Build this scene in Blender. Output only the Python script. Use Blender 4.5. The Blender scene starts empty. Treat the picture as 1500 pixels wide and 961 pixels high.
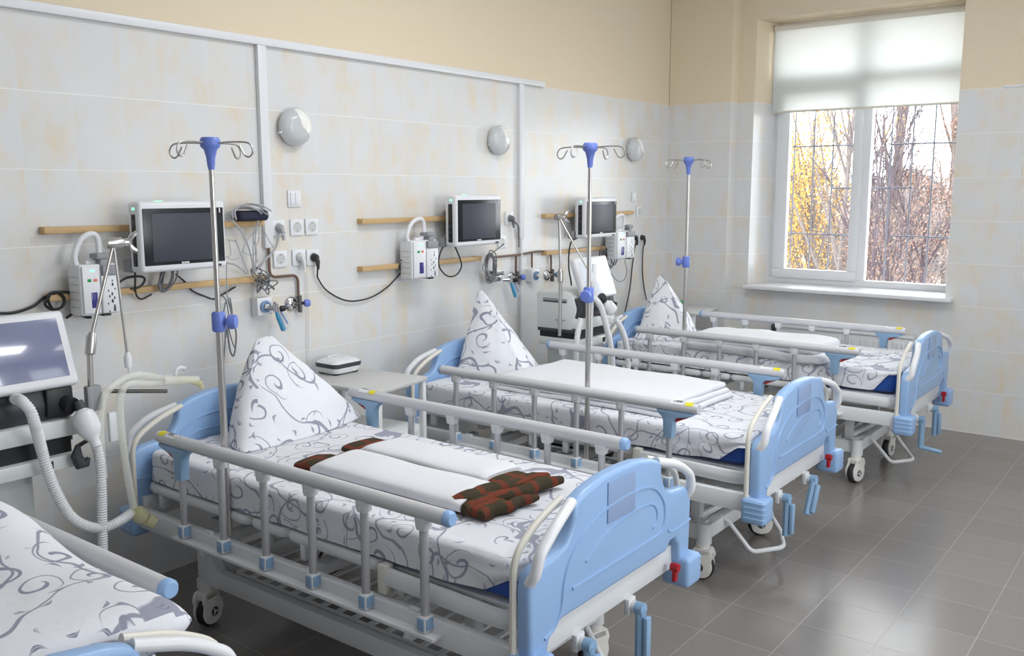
import bpy, bmesh, math, random
from math import sin, cos, pi, radians, sqrt, atan2
from mathutils import Vector, Matrix
random.seed(7)
sc = bpy.context.scene
COL = sc.collection
V = Vector

# ------------------------------------------------------------------ camera (measured from the photograph)
FPX = 1348.47
YAW, PIT, ROL = 0.6535, 0.1495, -0.0008
CAM = V((3.6642, 0.0, 1.72))
_f = V((-sin(YAW) * cos(PIT), cos(YAW) * cos(PIT), -sin(PIT)))
_r = V((cos(YAW), sin(YAW), 0)); _u = _r.cross(_f)
RT = _r * cos(ROL) + _u * sin(ROL); UP = _u * cos(ROL) - _r * sin(ROL)

def ray(u, v): return _f + RT * ((u - 750) / FPX) - UP * ((v - 480.5) / FPX)
def onx(u, v, x): d = ray(u, v); return CAM + d * ((x - CAM.x) / d.x)     # point seen at pixel (u, v) on the plane x = const
def ony(u, v, y): d = ray(u, v); return CAM + d * ((y - CAM.y) / d.y)
def onz(u, v, z): d = ray(u, v); return CAM + d * ((z - CAM.z) / d.z)

cd = bpy.data.cameras.new('camera'); co = bpy.data.objects.new('camera', cd); COL.objects.link(co)
cd.sensor_width = 36; cd.lens = 36 * FPX / 1500; cd.clip_start = .05
m = Matrix((RT, UP, -_f)).transposed().to_4x4(); m.translation = CAM; co.matrix_world = m
sc.camera = co
sc.view_settings.view_transform = 'Standard'; sc.view_settings.look = 'None'
sc.view_settings.gamma = 1; sc.view_settings.use_curve_mapping = False
sc.view_settings.exposure = 0.15

# ------------------------------------------------------------------ materials
def s2l(c): return tuple((x / 255 / 12.92 if x / 255 <= .04045 else ((x / 255 + .055) / 1.055) ** 2.4) for x in c)
MATS = {}
def mat(name, rgb=(200, 200, 200), rough=.5, metal=0, spec=.5, trans=0, alpha=1, emis=None, estr=0, bump=0, bscale=200, coat=0, vary=0):
    m = bpy.data.materials.new(name); m.use_nodes = True; MATS[name] = m
    nt = m.node_tree; b = nt.nodes['Principled BSDF']; c = s2l(rgb)
    b.inputs['Base Color'].default_value = (*c, 1); b.inputs['Roughness'].default_value = rough
    b.inputs['Metallic'].default_value = metal; b.inputs['Specular IOR Level'].default_value = spec
    b.inputs['Transmission Weight'].default_value = trans; b.inputs['Alpha'].default_value = alpha
    b.inputs['Coat Weight'].default_value = coat
    if emis: b.inputs['Emission Color'].default_value = (*s2l(emis), 1); b.inputs['Emission Strength'].default_value = estr
    if bump or vary:
        tc = nt.nodes.new('ShaderNodeTexCoord'); n = nt.nodes.new('ShaderNodeTexNoise'); n.inputs['Scale'].default_value = bscale
        n.inputs['Detail'].default_value = 3; nt.links.new(tc.outputs['Object'], n.inputs['Vector'])
        if bump:
            bp = nt.nodes.new('ShaderNodeBump'); bp.inputs['Strength'].default_value = bump; bp.inputs['Distance'].default_value = .004
            nt.links.new(n.outputs['Fac'], bp.inputs['Height']); nt.links.new(bp.outputs['Normal'], b.inputs['Normal'])
        if vary:
            mx = nt.nodes.new('ShaderNodeMix'); mx.data_type = 'RGBA'; nt.links.new(n.outputs['Fac'], mx.inputs['Factor'])
            mx.inputs['A'].default_value = (*[x * (1 - vary) for x in c], 1); mx.inputs['B'].default_value = (*[min(1, x * (1 + vary)) for x in c], 1)
            nt.links.new(mx.outputs['Result'], b.inputs['Base Color'])
    return m

class NT:                                    # tiny node-graph helper
    def __init__(s, m): s.t = m.node_tree; s.b = s.t.nodes['Principled BSDF']
    def n(s, k, **kw):
        x = s.t.nodes.new(k)
        for a, v in kw.items(): setattr(x, a, v)
        return x
    def l(s, a, b): s.t.links.new(a, b)
    def put(s, sock, v):
        if hasattr(v, 'is_output'): s.l(v, sock)
        else: sock.default_value = v
    def M(s, op, a, b=None, c=None, clamp=False):
        x = s.n('ShaderNodeMath', operation=op); x.use_clamp = clamp
        for i, v in enumerate((a, b, c)):
            if v is not None: s.put(x.inputs[i], v)
        return x.outputs[0]
    def VM(s, op, a, b=None):
        x = s.n('ShaderNodeVectorMath', operation=op); s.put(x.inputs[0], a)
        if b is not None: s.put(x.inputs[1], b)
        return x.outputs['Value'] if op in ('LENGTH', 'DOT_PRODUCT') else x.outputs['Vector']
    def mix(s, f, a, b):
        x = s.n('ShaderNodeMix', data_type='RGBA'); s.put(x.inputs['Factor'], f)
        for k, v in (('A', a), ('B', b)): s.put(x.inputs[k], (*v, 1) if isinstance(v, tuple) and len(v) == 3 else v)
        return x.outputs['Result']
    def noise(s, vec, scale, detail=3, rough=.5, dim='3D'):
        x = s.n('ShaderNodeTexNoise', noise_dimensions=dim); s.l(vec, x.inputs['Vector'])
        x.inputs['Scale'].default_value = scale; x.inputs['Detail'].default_value = detail; x.inputs['Roughness'].default_value = rough
        return x.outputs['Fac']
    def smooth(s, v, lo, hi):
        x = s.n('ShaderNodeMapRange', interpolation_type='SMOOTHSTEP'); s.put(x.inputs[0], v)
        x.inputs[1].default_value = lo; x.inputs[2].default_value = hi; return x.outputs[0]
    def bump(s, h, strength=.3, dist=.002):
        x = s.n('ShaderNodeBump'); x.inputs['Strength'].default_value = strength; x.inputs['Distance'].default_value = dist
        s.l(h, x.inputs['Height']); s.l(x.outputs['Normal'], s.b.inputs['Normal'])

TW, TH, TZ = .2093, .2979, 2.394             # wall tile width, height and the top edge of the tiling
def tile_mat(name, axis, off):
    m = mat(name, rough=.28); g = NT(m)
    tc = g.n('ShaderNodeTexCoord'); sp = g.n('ShaderNodeSeparateXYZ'); g.l(tc.outputs['Object'], sp.inputs[0])
    a = g.M('DIVIDE', g.M('SUBTRACT', sp.outputs[axis], off), TW); b = g.M('DIVIDE', g.M('SUBTRACT', sp.outputs['Z'], TZ), TH)
    fa = g.M('FRACT', a); fb = g.M('FRACT', b)
    ea = g.M('MULTIPLY', g.M('MINIMUM', fa, g.M('SUBTRACT', 1, fa)), TW); eb = g.M('MULTIPLY', g.M('MINIMUM', fb, g.M('SUBTRACT', 1, fb)), TH)
    va = g.smooth(ea, .0006, .0016); hb = g.smooth(eb, .0010, .0026)
    cv = g.n('ShaderNodeCombineXYZ'); g.l(g.M('FLOOR', a), cv.inputs[0]); g.l(g.M('FLOOR', b), cv.inputs[1])
    wn = g.n('ShaderNodeTexWhiteNoise', noise_dimensions='2D'); g.l(cv.outputs[0], wn.inputs['Vector'])
    pos = g.VM('ADD', tc.outputs['Object'], g.VM('SCALE', wn.outputs['Color']))
    sc2 = pos.node; sc2.inputs[1].links[0].from_node.inputs['Scale'].default_value = 3
    cx = g.n('ShaderNodeMapping'); g.l(pos, cx.inputs['Vector']); cx.inputs['Scale'].default_value = (1, 1, .6)
    st = g.smooth(g.noise(cx.outputs[0], 5.5, 5, .62), .40, .78)
    st2 = g.smooth(g.noise(cx.outputs[0], 17, 4, .6), .25, .85)
    stain = g.M('MULTIPLY', st, g.M('ADD', .34, g.M('MULTIPLY', st2, .78)), clamp=True)
    base = g.mix(g.noise(cx.outputs[0], 5, 3), s2l((219, 220, 222)), s2l((229, 230, 231)))
    base = g.mix(g.M('MULTIPLY', wn.outputs['Value'], .4), base, s2l((226, 225, 221)))
    c = g.mix(stain, base, s2l((230, 211, 179)))
    c = g.mix(g.M('MULTIPLY', g.M('SUBTRACT', 1, va), .45), c, s2l((236, 234, 230)))
    c = g.mix(g.M('SUBTRACT', 1, hb), c, s2l((244, 243, 240)))
    g.l(c, g.b.inputs['Base Color'])
    g.bump(g.M('MULTIPLY', va, hb), .25, .0015)
    return m
TILE_Y = tile_mat('tile_left_wall', 'Y', 1.707); TILE_X = tile_mat('tile_window_wall', 'X', .06)
PAINT = mat('peach_paint', (231, 216, 190), .75, bump=.05, bscale=60, vary=.02)
CEIL = mat('ceiling_white', (238, 239, 240), .8)

def floor_mat():
    m = mat('floor_tile'); g = NT(m); tc = g.n('ShaderNodeTexCoord'); sp = g.n('ShaderNodeSeparateXYZ'); g.l(tc.outputs['Object'], sp.inputs[0])
    S = .2927
    a = g.M('DIVIDE', g.M('SUBTRACT', sp.outputs['X'], 2.179), S); b = g.M('DIVIDE', g.M('SUBTRACT', sp.outputs['Y'], 3.747), S)
    fa = g.M('FRACT', a); fb = g.M('FRACT', b)
    e = g.M('MULTIPLY', g.M('MINIMUM', g.M('MINIMUM', fa, g.M('SUBTRACT', 1, fa)), g.M('MINIMUM', fb, g.M('SUBTRACT', 1, fb))), S)
    k = g.smooth(e, .0014, .0032)
    cv = g.n('ShaderNodeCombineXYZ'); g.l(g.M('FLOOR', a), cv.inputs[0]); g.l(g.M('FLOOR', b), cv.inputs[1])
    wn = g.n('ShaderNodeTexWhiteNoise', noise_dimensions='2D'); g.l(cv.outputs[0], wn.inputs['Vector'])
    c = g.mix(wn.outputs['Value'], s2l((127, 122, 118)), s2l((134, 129, 125)))
    c = g.mix(g.M('MULTIPLY', g.noise(tc.outputs['Object'], 3, 3), .14), c, s2l((118, 112, 107)))
    c = g.mix(g.M('SUBTRACT', 1, k), c, s2l((154, 149, 143)))
    g.l(c, g.b.inputs['Base Color'])
    g.l(g.M('ADD', .16, g.M('MULTIPLY', g.noise(tc.outputs['Object'], 5, 3), .10)), g.b.inputs['Roughness'])
    g.b.inputs['Specular IOR Level'].default_value = .6
    g.bump(k, .3, .001)
    return m
FLOOR = floor_mat()

def scroll_mat(name, dens=7.6, ink=(134, 136, 158), paper=(230, 231, 236)):
    """white cotton printed with grey scrolls, tendrils and leaves (2-D, in cloth coordinates)"""
    m = mat(name, paper, .85, spec=.2); g = NT(m); uv = g.n('ShaderNodeUVMap').outputs[0]
    warp = g.n('ShaderNodeTexNoise', noise_dimensions='2D'); g.l(uv, warp.inputs['Vector']); warp.inputs['Scale'].default_value = 5
    vec = g.VM('SCALE', uv); vec.node.inputs['Scale'].default_value = dens
    wv = g.VM('SCALE', g.VM('SUBTRACT', warp.outputs['Color'], (.5, .5, .5))); wv.node.inputs['Scale'].default_value = .55
    vec = g.VM('ADD', vec, wv)
    def cell(v, rnd):
        vo = g.n('ShaderNodeTexVoronoi', voronoi_dimensions='2D', feature='F1'); vo.inputs['Scale'].default_value = 1
        vo.inputs['Randomness'].default_value = rnd; g.l(v, vo.inputs['Vector'])
        d = g.VM('SUBTRACT', v, vo.outputs['Position']); s = g.n('ShaderNodeSeparateXYZ'); g.l(d, s.inputs[0])
        c = g.n('ShaderNodeSeparateColor'); g.l(vo.outputs['Color'], c.inputs[0])
        return d, s.outputs[0], s.outputs[1], c.outputs
    # curls: one open turn that thickens towards a round bud
    d, x, y, c = cell(vec, .75)
    r = g.VM('LENGTH', d)
    flip = g.M('SIGN', g.M('SUBTRACT', c[1], .5))
    th = g.M('ADD', g.M('MULTIPLY', g.M('DIVIDE', g.M('ARCTAN2', y, x), 2 * pi), flip), c[0])
    P = .27
    fr = g.M('FRACT', g.M('SUBTRACT', th, g.M('DIVIDE', r, P)))
    dist = g.M('MULTIPLY', g.M('ABSOLUTE', g.M('SUBTRACT', fr, .5)), P)
    wdt = g.M('ADD', .014, g.M('MULTIPLY', g.smooth(r, .34, .10), .034))
    curl = g.M('MULTIPLY', g.M('MULTIPLY', g.smooth(g.M('SUBTRACT', dist, wdt), .012, -.012), g.smooth(r, .44, .40)), g.smooth(r, .09, .12))
    bud = g.smooth(r, .075, .05)
    curl = g.M('MULTIPLY', g.M('MAXIMUM', curl, g.M('MULTIPLY', bud, 0)), g.M('GREATER_THAN', c[2], .25))
    # long stems
    def stemk(scale, off):
        nz = g.n('ShaderNodeTexNoise', noise_dimensions='2D'); g.l(g.VM('ADD', vec, (off, off * .7, 0)), nz.inputs['Vector']); nz.inputs['Scale'].default_value = scale; nz.inputs['Detail'].default_value = 1
        return g.M('ABSOLUTE', g.M('SUBTRACT', nz.outputs['Fac'], .5))
    k = g.M('MINIMUM', stemk(.42, 0), stemk(.36, 7.7))
    stem = g.smooth(k, .0105, .0065)
    # pointed leaves in sprays along the stems
    v2 = g.VM('SCALE', vec); v2.node.inputs['Scale'].default_value = 2.6
    d2, x2, y2, c2 = cell(v2, .95)
    an = g.M('MULTIPLY', c2[0], 2 * pi); ca = g.M('COSINE', an); sa = g.M('SINE', an)
    lx = g.M('ADD', g.M('MULTIPLY', x2, ca), g.M('MULTIPLY', y2, sa)); ly = g.M('SUBTRACT', g.M('MULTIPLY', y2, ca), g.M('MULTIPLY', x2, sa))
    ly = g.M('ADD', ly, g.M('MULTIPLY', g.M('MULTIPLY', lx, lx), 1.3))
    wl = g.M('MULTIPLY', g.M('SUBTRACT', .44, g.M('ABSOLUTE', lx)), g.M('ADD', .22, g.M('MULTIPLY', lx, .42)))
    leaf = g.smooth(g.M('SUBTRACT', g.M('ABSOLUTE', ly), wl), .02, -.02)
    leaf = g.M('MULTIPLY', leaf, g.M('GREATER_THAN', c2[1], .35))
    leaf = g.M('MULTIPLY', leaf, g.M('MAXIMUM', g.smooth(k, .075, .05), g.M('GREATER_THAN', c2[2], .86)))
    vein = g.smooth(g.M('ABSOLUTE', ly), .0, .05)
    leaf = g.M('MULTIPLY', leaf, g.M('ADD', .45, g.M('MULTIPLY', vein, .45)))
    mk = g.M('MAXIMUM', g.M('MAXIMUM', g.M('MULTIPLY', curl, .8), g.M('MULTIPLY', stem, .75)), leaf, clamp=True)
    g.l(g.mix(mk, s2l(paper), s2l(ink)), g.b.inputs['Base Color'])
    g.bump(g.noise(uv, 14, 4), .25, .012)
    return m
LINEN = scroll_mat('scroll_linen'); LINEN_DARK = scroll_mat('scroll_pillowcase', 7.2, (116, 117, 142), (232, 233, 238))

def plaid_mat():
    m = mat('plaid_wool', (90, 50, 40), .95, spec=.1); g = NT(m); uv = g.n('ShaderNodeUVMap').outputs[0]
    s = g.n('ShaderNodeSeparateXYZ'); g.l(uv, s.inputs[0])
    fx = g.M('FRACT', g.M('MULTIPLY', s.outputs[0], 11.0)); fy = g.M('FRACT', g.M('MULTIPLY', s.outputs[1], 11.0))
    ax = g.M('MULTIPLY', g.smooth(fx, .66, .70), g.smooth(fx, .97, .93)); ay = g.M('MULTIPLY', g.smooth(fy, .66, .71), g.smooth(fy, .98, .94))
    mk = g.M('MAXIMUM', g.M('MULTIPLY', ax, .9), g.M('MULTIPLY', ay, .75))
    c = g.mix(mk, s2l((82, 74, 58)), s2l((142, 72, 54)))
    c = g.mix(g.M('MULTIPLY', g.noise(uv, 160, 2), .5), c, s2l((50, 38, 32)))
    g.l(c, g.b.inputs['Base Color']); g.bump(g.noise(uv, 260, 3), .6, .004)
    return m
PLAID = plaid_mat()
WHITE_CLOTH = mat('white_cotton', (232, 233, 237), .85, spec=.2, bump=.25, bscale=18)
BLUE = mat('pale_blue_plastic', (150, 184, 226), .32, spec=.5)
BLUE_PART = mat('pale_blue_grey_plastic', (142, 176, 208), .38)
BLUE_DARK = mat('blue_grey_plastic', (120, 150, 190), .4)
VIOLET = mat('violet_blue_plastic', (112, 134, 216), .4)
NAVY = mat('navy_vinyl', (38, 84, 168), .4)
WMETAL = mat('white_enamel', (224, 226, 228), .35)
IVORY = mat('ivory_plastic', (226, 222, 211), .42); CASTERW = mat('caster_white', (231, 230, 225), .4)
SILVER = mat('anodised_aluminium', (196, 196, 200), .38, metal=.55)
SATIN = mat('light_grey_aluminium', (214, 214, 218), .42, metal=.15)
STEEL = mat('brushed_steel', (196, 193, 190), .28, metal=.95)
CHROME = mat('chrome', (215, 215, 218), .12, metal=1)
BLACK = mat('black_plastic', (24, 25, 28), .45)
RUBBER = mat('black_rubber', (36, 36, 38), .6)
DGREY = mat('dark_grey_plastic', (62, 64, 70), .45)
GREY = mat('grey_plastic', (150, 152, 156), .5)
LGREY = mat('light_grey_laminate', (203, 203, 201), .4)
WPLASTIC = mat('white_plastic', (232, 233, 236), .35)
WWARM = mat('greenish_white_plastic', (224, 228, 226), .4)
RED = mat('red_plastic', (170, 24, 36), .4)
YELLOW = mat('yellow_sticker', (236, 222, 40), .6)
WOOD = mat('beech_wood', (206, 172, 122), .5, vary=.1, bscale=30)
COPPER = mat('old_copper_pipe', (122, 98, 86), .45, metal=.5)
SCREEN = mat('dark_screen_glass', (60, 62, 74), .45, spec=.5)
BEZEL = mat('black_bezel', (26, 28, 34), .25)
VSCREEN = mat('ventilator_screen_glass', (122, 128, 160), .12, spec=1.0, coat=.8)
VSCREEN2 = mat('pale_screen_glass', (226, 231, 242), .15, spec=.8)
GREENLED = mat('green_indicator_lamp', (120, 240, 190), .3, emis=(150, 255, 210), estr=1.0)
GREEN = mat('green_plastic', (30, 150, 70), .4)
CYAN = mat('turquoise_plastic', (70, 160, 205), .3)
HOSE = mat('translucent_white_hose', (240, 241, 243), .4, alpha=.85)
HOSE_Y = mat('yellowed_clear_hose', (250, 250, 240), .35, alpha=.42)
TRAP = mat('yellowish_clear_plastic', (222, 217, 165), .2, alpha=.45)
CLEAR = mat('clear_plastic', (225, 232, 236), .1, alpha=.3)
FROST = mat('frosted_lamp_glass', (226, 229, 231), .22, spec=.6, alpha=.75)
BLUELCD = mat('blue_display', (58, 54, 130), .2)
STEELDK = mat('dark_steel', (110, 108, 106), .35, metal=.8)

# ------------------------------------------------------------------ mesh helpers
class S:                                      # collects shapes into one bmesh
    def __init__(s): s.b = bmesh.new(); s.uvf = None
    def _merge(s, tmp):
        me = bpy.data.meshes.new('t'); tmp.to_mesh(me); tmp.free(); s.b.from_mesh(me); bpy.data.meshes.remove(me); return s
    def box(s, lo, hi, bev=0, seg=2, rot=None, piv=None):
        t = bmesh.new(); bmesh.ops.create_cube(t, size=1)
        lo, hi = V(lo), V(hi); c = (lo + hi) / 2; d = hi - lo
        for v in t.verts: v.co = V((v.co.x * d.x, v.co.y * d.y, v.co.z * d.z)) + c
        if bev:
            bev = min(bev, .49 * min(abs(d.x), abs(d.y), abs(d.z)))
            bmesh.ops.bevel(t, geom=t.edges[:], offset=bev, segments=seg, affect='EDGES', profile=.5, clamp_overlap=True)
        if rot is not None:
            p = V(piv) if piv is not None else c
            for v in t.verts: v.co = rot @ (v.co - p) + p
        return s._merge(t)
    def tube(s, pts, r, n=10, closed=False, cap=True, sy=1.0, up=None):
        pts = [V(p) for p in pts]; N = len(pts); rs = r if isinstance(r, (list, tuple)) else [r] * N
        T = []
        for i in range(N):
            a = pts[(i - 1) % N] if (closed or i) else pts[0]; b = pts[(i + 1) % N] if (closed or i < N - 1) else pts[-1]
            t = b - a; T.append(t.normalized() if t.length > 1e-9 else V((0, 0, 1)))
        nrm = V(up) if up else (V((0, 0, 1)) if abs(T[0].z) < .9 else V((1, 0, 0)))
        rings = []
        for i in range(N):
            nrm = nrm - T[i] * nrm.dot(T[i])
            nrm = nrm.normalized() if nrm.length > 1e-6 else T[i].orthogonal().normalized()
            bn = T[i].cross(nrm)
            rings.append([s.b.verts.new(pts[i] + (nrm * cos(2 * pi * k / n) * sy + bn * sin(2 * pi * k / n)) * rs[i]) for k in range(n)])
        for i in range(N if closed else N - 1):
            a, b = rings[i], rings[(i + 1) % N]
            for k in range(n): s.b.faces.new((a[k], a[(k + 1) % n], b[(k + 1) % n], b[k]))
        if cap and not closed:
            s.b.faces.new(rings[0][::-1]); s.b.faces.new(rings[-1])
        return s
    def lathe(s, prof, c=(0, 0, 0), ax=(0, 0, 1), n=24):
        ax = V(ax).normalized(); u = ax.orthogonal().normalized(); w = ax.cross(u); c = V(c); rings = []
        for r, h in prof:
            if r < 1e-6: rings.append([s.b.verts.new(c + ax * h)])
            else: rings.append([s.b.verts.new(c + ax * h + (u * cos(2 * pi * k / n) + w * sin(2 * pi * k / n)) * r) for k in range(n)])
        for a, b in zip(rings, rings[1:]):
            for k in range(n):
                q = [a[k % len(a)], a[(k + 1) % len(a)], b[(k + 1) % len(b)], b[k % len(b)]]
                q = list(dict.fromkeys(q))
                if len(q) > 2: s.b.faces.new(q)
        if len(rings[0]) > 1: s.b.faces.new(rings[0][::-1])
        if len(rings[-1]) > 1: s.b.faces.new(rings[-1])
        return s
    def cyl(s, a, b, r, n=16):
        a, b = V(a), V(b); return s.lathe([(r, 0), (r, (b - a).length)], a, b - a, n)
    def prism(s, poly, axis, a, b, bev=0, seg=2):
        t = bmesh.new(); f = {'x': lambda p, h: V((h, p[0], p[1])), 'y': lambda p, h: V((p[0], h, p[1])), 'z': lambda p, h: V((p[0], p[1], h))}[axis]
        lo = [t.verts.new(f(p, a)) for p in poly]; hi = [t.verts.new(f(p, b)) for p in poly]; n = len(poly)
        t.faces.new(lo[::-1]); t.faces.new(hi)
        for i in range(n): t.faces.new((lo[i], lo[(i + 1) % n], hi[(i + 1) % n], hi[i]))
        bmesh.ops.recalc_face_normals(t, faces=t.faces[:])
        if bev:
            caps = [e for e in t.edges if all(v in lo for v in e.verts) or all(v in hi for v in e.verts)]
            bmesh.ops.bevel(t, geom=caps, offset=bev, segments=seg, affect='EDGES', profile=.5, clamp_overlap=True)
        return s._merge(t)
    def quads(s, grid, uv=None, closed=False, flip=False):
        """grid[i][j] of points (rows closed in j when closed); uv[i][j] optional"""
        vs = [[s.b.verts.new(V(p)) for p in row] for row in grid]; L = s.b.loops.layers.uv.verify() if uv else None
        for i in range(len(vs) - 1):
            w = len(vs[i])
            for j in range(w if closed else w - 1):
                k = (j + 1) % w; q = [vs[i][j], vs[i][k], vs[i + 1][k], vs[i + 1][j]]
                idx = [(i, j), (i, j + 1 if uv and len(uv[i]) > w else k), (i + 1, j + 1 if uv and len(uv[i]) > w else k), (i + 1, j)]
                if flip: q.reverse(); idx.reverse()
                f = s.b.faces.new(q)
                if L:
                    for lp, (a, b) in zip(f.loops, idx): lp[L].uv = uv[a][b]
        return s
    def move(s, M):
        bmesh.ops.transform(s.b, matrix=M, verts=s.b.verts[:]); return s

def spl(pts, k=8):                            # Catmull-Rom through the points
    P = [V(p) for p in pts]; P = [P[0] * 2 - P[1]] + P + [P[-1] * 2 - P[-2]]; out = []
    for i in range(1, len(P) - 2):
        a, b, c, d = P[i - 1:i + 3]
        for q in range(k):
            t = q / k
            out.append(.5 * ((2 * b) + (c - a) * t + (2 * a - 5 * b + 4 * c - d) * t * t + (3 * b - a - 3 * c + d) * t ** 3))
    out.append(P[-2]); return out
def fillet(pts, r, k=5, closed=False):        # polyline with rounded corners
    P = [V(p) for p in pts]; out = []; N = len(P)
    for i in range(N):
        if not closed and i in (0, N - 1): out.append(P[i]); continue
        a, b, c = P[i - 1], P[i], P[(i + 1) % N]; d1 = (a - b); d2 = (c - b); q = min(r, d1.length * .45, d2.length * .45)
        s0 = b + d1.normalized() * q; s1 = b + d2.normalized() * q
        for j in range(k + 1):
            t = j / k; out.append(s0 * (1 - t) ** 2 + b * 2 * t * (1 - t) + s1 * t * t)
    return out
def fil2(poly, r, k=4):
    return [(p.x, p.y) for p in fillet([V((a, b, 0)) for a, b in poly], r, k, True)]
def rings(pts, r, pitch=.009, amp=.085):       # corrugated hose along a path: returns points, radii
    P = [V(p) for p in pts]; L = [0]
    for a, b in zip(P, P[1:]): L.append(L[-1] + (b - a).length)
    n = max(4, int(L[-1] / pitch * 2)); out = []; rs = []; j = 0
    for i in range(n + 1):
        t = L[-1] * i / n
        while j < len(L) - 2 and L[j + 1] < t: j += 1
        q = (t - L[j]) / max(1e-9, L[j + 1] - L[j]); out.append(P[j].lerp(P[j + 1], min(1, q))); rs.append(r * (1 + (amp if i % 2 else -amp)))
    return out, rs

def obj(name, s, m, parent=None, ang=35, kind=None, label=None):
    b = s.b if isinstance(s, S) else s
    bmesh.ops.recalc_face_normals(b, faces=b.faces[:])
    me = bpy.data.meshes.new(name)
    root = parent
    while root is not None and root.parent is not None: root = root.parent
    if root is not None:
        bmesh.ops.translate(b, verts=b.verts[:], vec=-root.location)
    b.to_mesh(me); b.free()
    me.polygons.foreach_set('use_smooth', [True] * len(me.polygons))
    if ang < 180: me.set_sharp_from_angle(angle=radians(ang))
    o = bpy.data.objects.new(name, me); COL.objects.link(o)
    if m: me.materials.append(m)
    if parent is not None: o.parent = parent
    if kind: o['kind'] = kind
    if label: o['label'] = label
    return o
def tag(o, label, cat, group=None, kind=None):
    o['label'] = label; o['category'] = cat
    if group: o['group'] = group
    if kind: o['kind'] = kind
    return o
def thing(name, label, cat, loc=(0, 0, 0), group=None):
    o = bpy.data.objects.new(name, None); COL.objects.link(o); o.empty_display_size = .1; o.location = loc
    return tag(o, label, cat, group)
def copy_tree(o, parent=None):
    c = o.copy(); COL.objects.link(c)
    if parent is not None: c.parent = parent
    for ch in [k for k in list(o.children)]: copy_tree(ch, c)
    return c
def single(name, s, m, label, cat, group=None, ang=35):      # a thing that is one mesh, origin moved to its base centre
    o = obj(name, s, m, None, ang); vs = [v.co for v in o.data.vertices]
    lo = V([min(v[i] for v in vs) for i in range(3)]); hi = V([max(v[i] for v in vs) for i in range(3)])
    c = V(((lo.x + hi.x) / 2, (lo.y + hi.y) / 2, lo.z)); o.data.transform(Matrix.Translation(-c)); o.location = c
    return tag(o, label, cat, group)
def box_uv(me, sc_=1.0):
    L = me.uv_layers.new(name='UVMap') if not me.uv_layers else me.uv_layers[0]
    for p in me.polygons:
        n = p.normal; ax = max(range(3), key=lambda i: abs(n[i]))
        for li in p.loop_indices:
            c = me.vertices[me.loops[li].vertex_index].co
            L.data[li].uv = {0: (c.y, c.z), 1: (c.x, c.z), 2: (c.x, c.y)}[ax]
def noise3(p, f=1.0, seed=0):
    from mathutils import noise
    return noise.noise(V(p) * f + V((seed * 7.3, seed * 3.1, seed * 1.7)))

# ------------------------------------------------------------------ the room
YW, YP = 6.898, 7.037          # window wall: first strip by the corner, then the part that carries the window
XS = .541                      # where the step is
WX0, WX1, WZ0, WZ1, YG = .672, 2.155, .965, 3.02, 7.33
XR, YB, ZC = 5.6, -2.2, 3.4
st = dict(kind='structure')
obj('floor', S().box((-.3, YB - .3, -.12), (XR + .3, 7.6, 0)), FLOOR, kind='structure')
obj('ceiling', S().box((-.3, YB - .3, ZC), (XR + .3, 7.6, ZC + .12)), CEIL, kind='structure')
wl = obj('wall_left', S().box((-.3, YB - .3, 0), (0, 7.6, TZ)), TILE_Y, kind='structure')
obj('wall_left_paint', S().box((-.3, YB - .3, TZ), (-.004, 7.6, ZC)), PAINT, wl)
def far_wall(z0, z1, d, zs0, zs1):
    """tiled (or painted) wall: corner strip, jambs either side of the opening and the span zs0..zs1 under or over it"""
    s = S(); xs = XS - d
    s.box((0, YW + d, z0), (xs, 7.6, z1))
    s.prism([(xs, YP + d), (WX0, YP + d), (WX0 + .06, YG), (WX0 + .06, 7.6), (xs, 7.6)], 'z', z0, z1)
    s.prism([(WX1, YP + d), (XR, YP + d), (XR, 7.6), (WX1 + .04, 7.6), (WX1 + .04, YG)], 'z', z0, z1)
    s.prism([(WX0, YP + d), (WX1, YP + d), (WX1 + .04, YG), (WX1 + .04, 7.6), (WX0 + .06, 7.6), (WX0 + .06, YG)], 'z', zs0, zs1)
    return s
wf = obj('wall_far', far_wall(0, TZ, 0, 0, WZ0 - .03), TILE_X, kind='structure')
obj('wall_far_paint', far_wall(TZ, ZC, .004, WZ1, ZC), PAINT, wf)
PLAIN = mat('pale_wall_paint', (222, 223, 224), .7)
obj('wall_right', S().box((XR, YB - .3, 0), (XR + .3, 7.6, ZC)), PLAIN, kind='structure')
obj('wall_back', S().box((-.3, YB - .3, 0), (XR + .3, YB, ZC)), PLAIN, kind='structure')

# white plastic cable ducts on the left wall
s = S().box((0, -.5, 2.389), (.028, 5.115, 2.425), .003); obj('trim_1', s, WPLASTIC, kind='structure')
s = S().box((0, 2.803, 1.441), (.026, 2.852, 2.389), .003); obj('trim_2', s, WPLASTIC, kind='structure')
s = S().box((0, 4.84, 1.40), (.026, 4.889, 2.389), .003); obj('trim_3', s, WPLASTIC, kind='structure')
# end cap of broken mortar at the tile edge by the window
obj('trim_4', S().box((2.42, YP - .006, TZ - .004), (XR, YP + .006, TZ + .012), .003), WPLASTIC, kind='structure')

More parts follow.
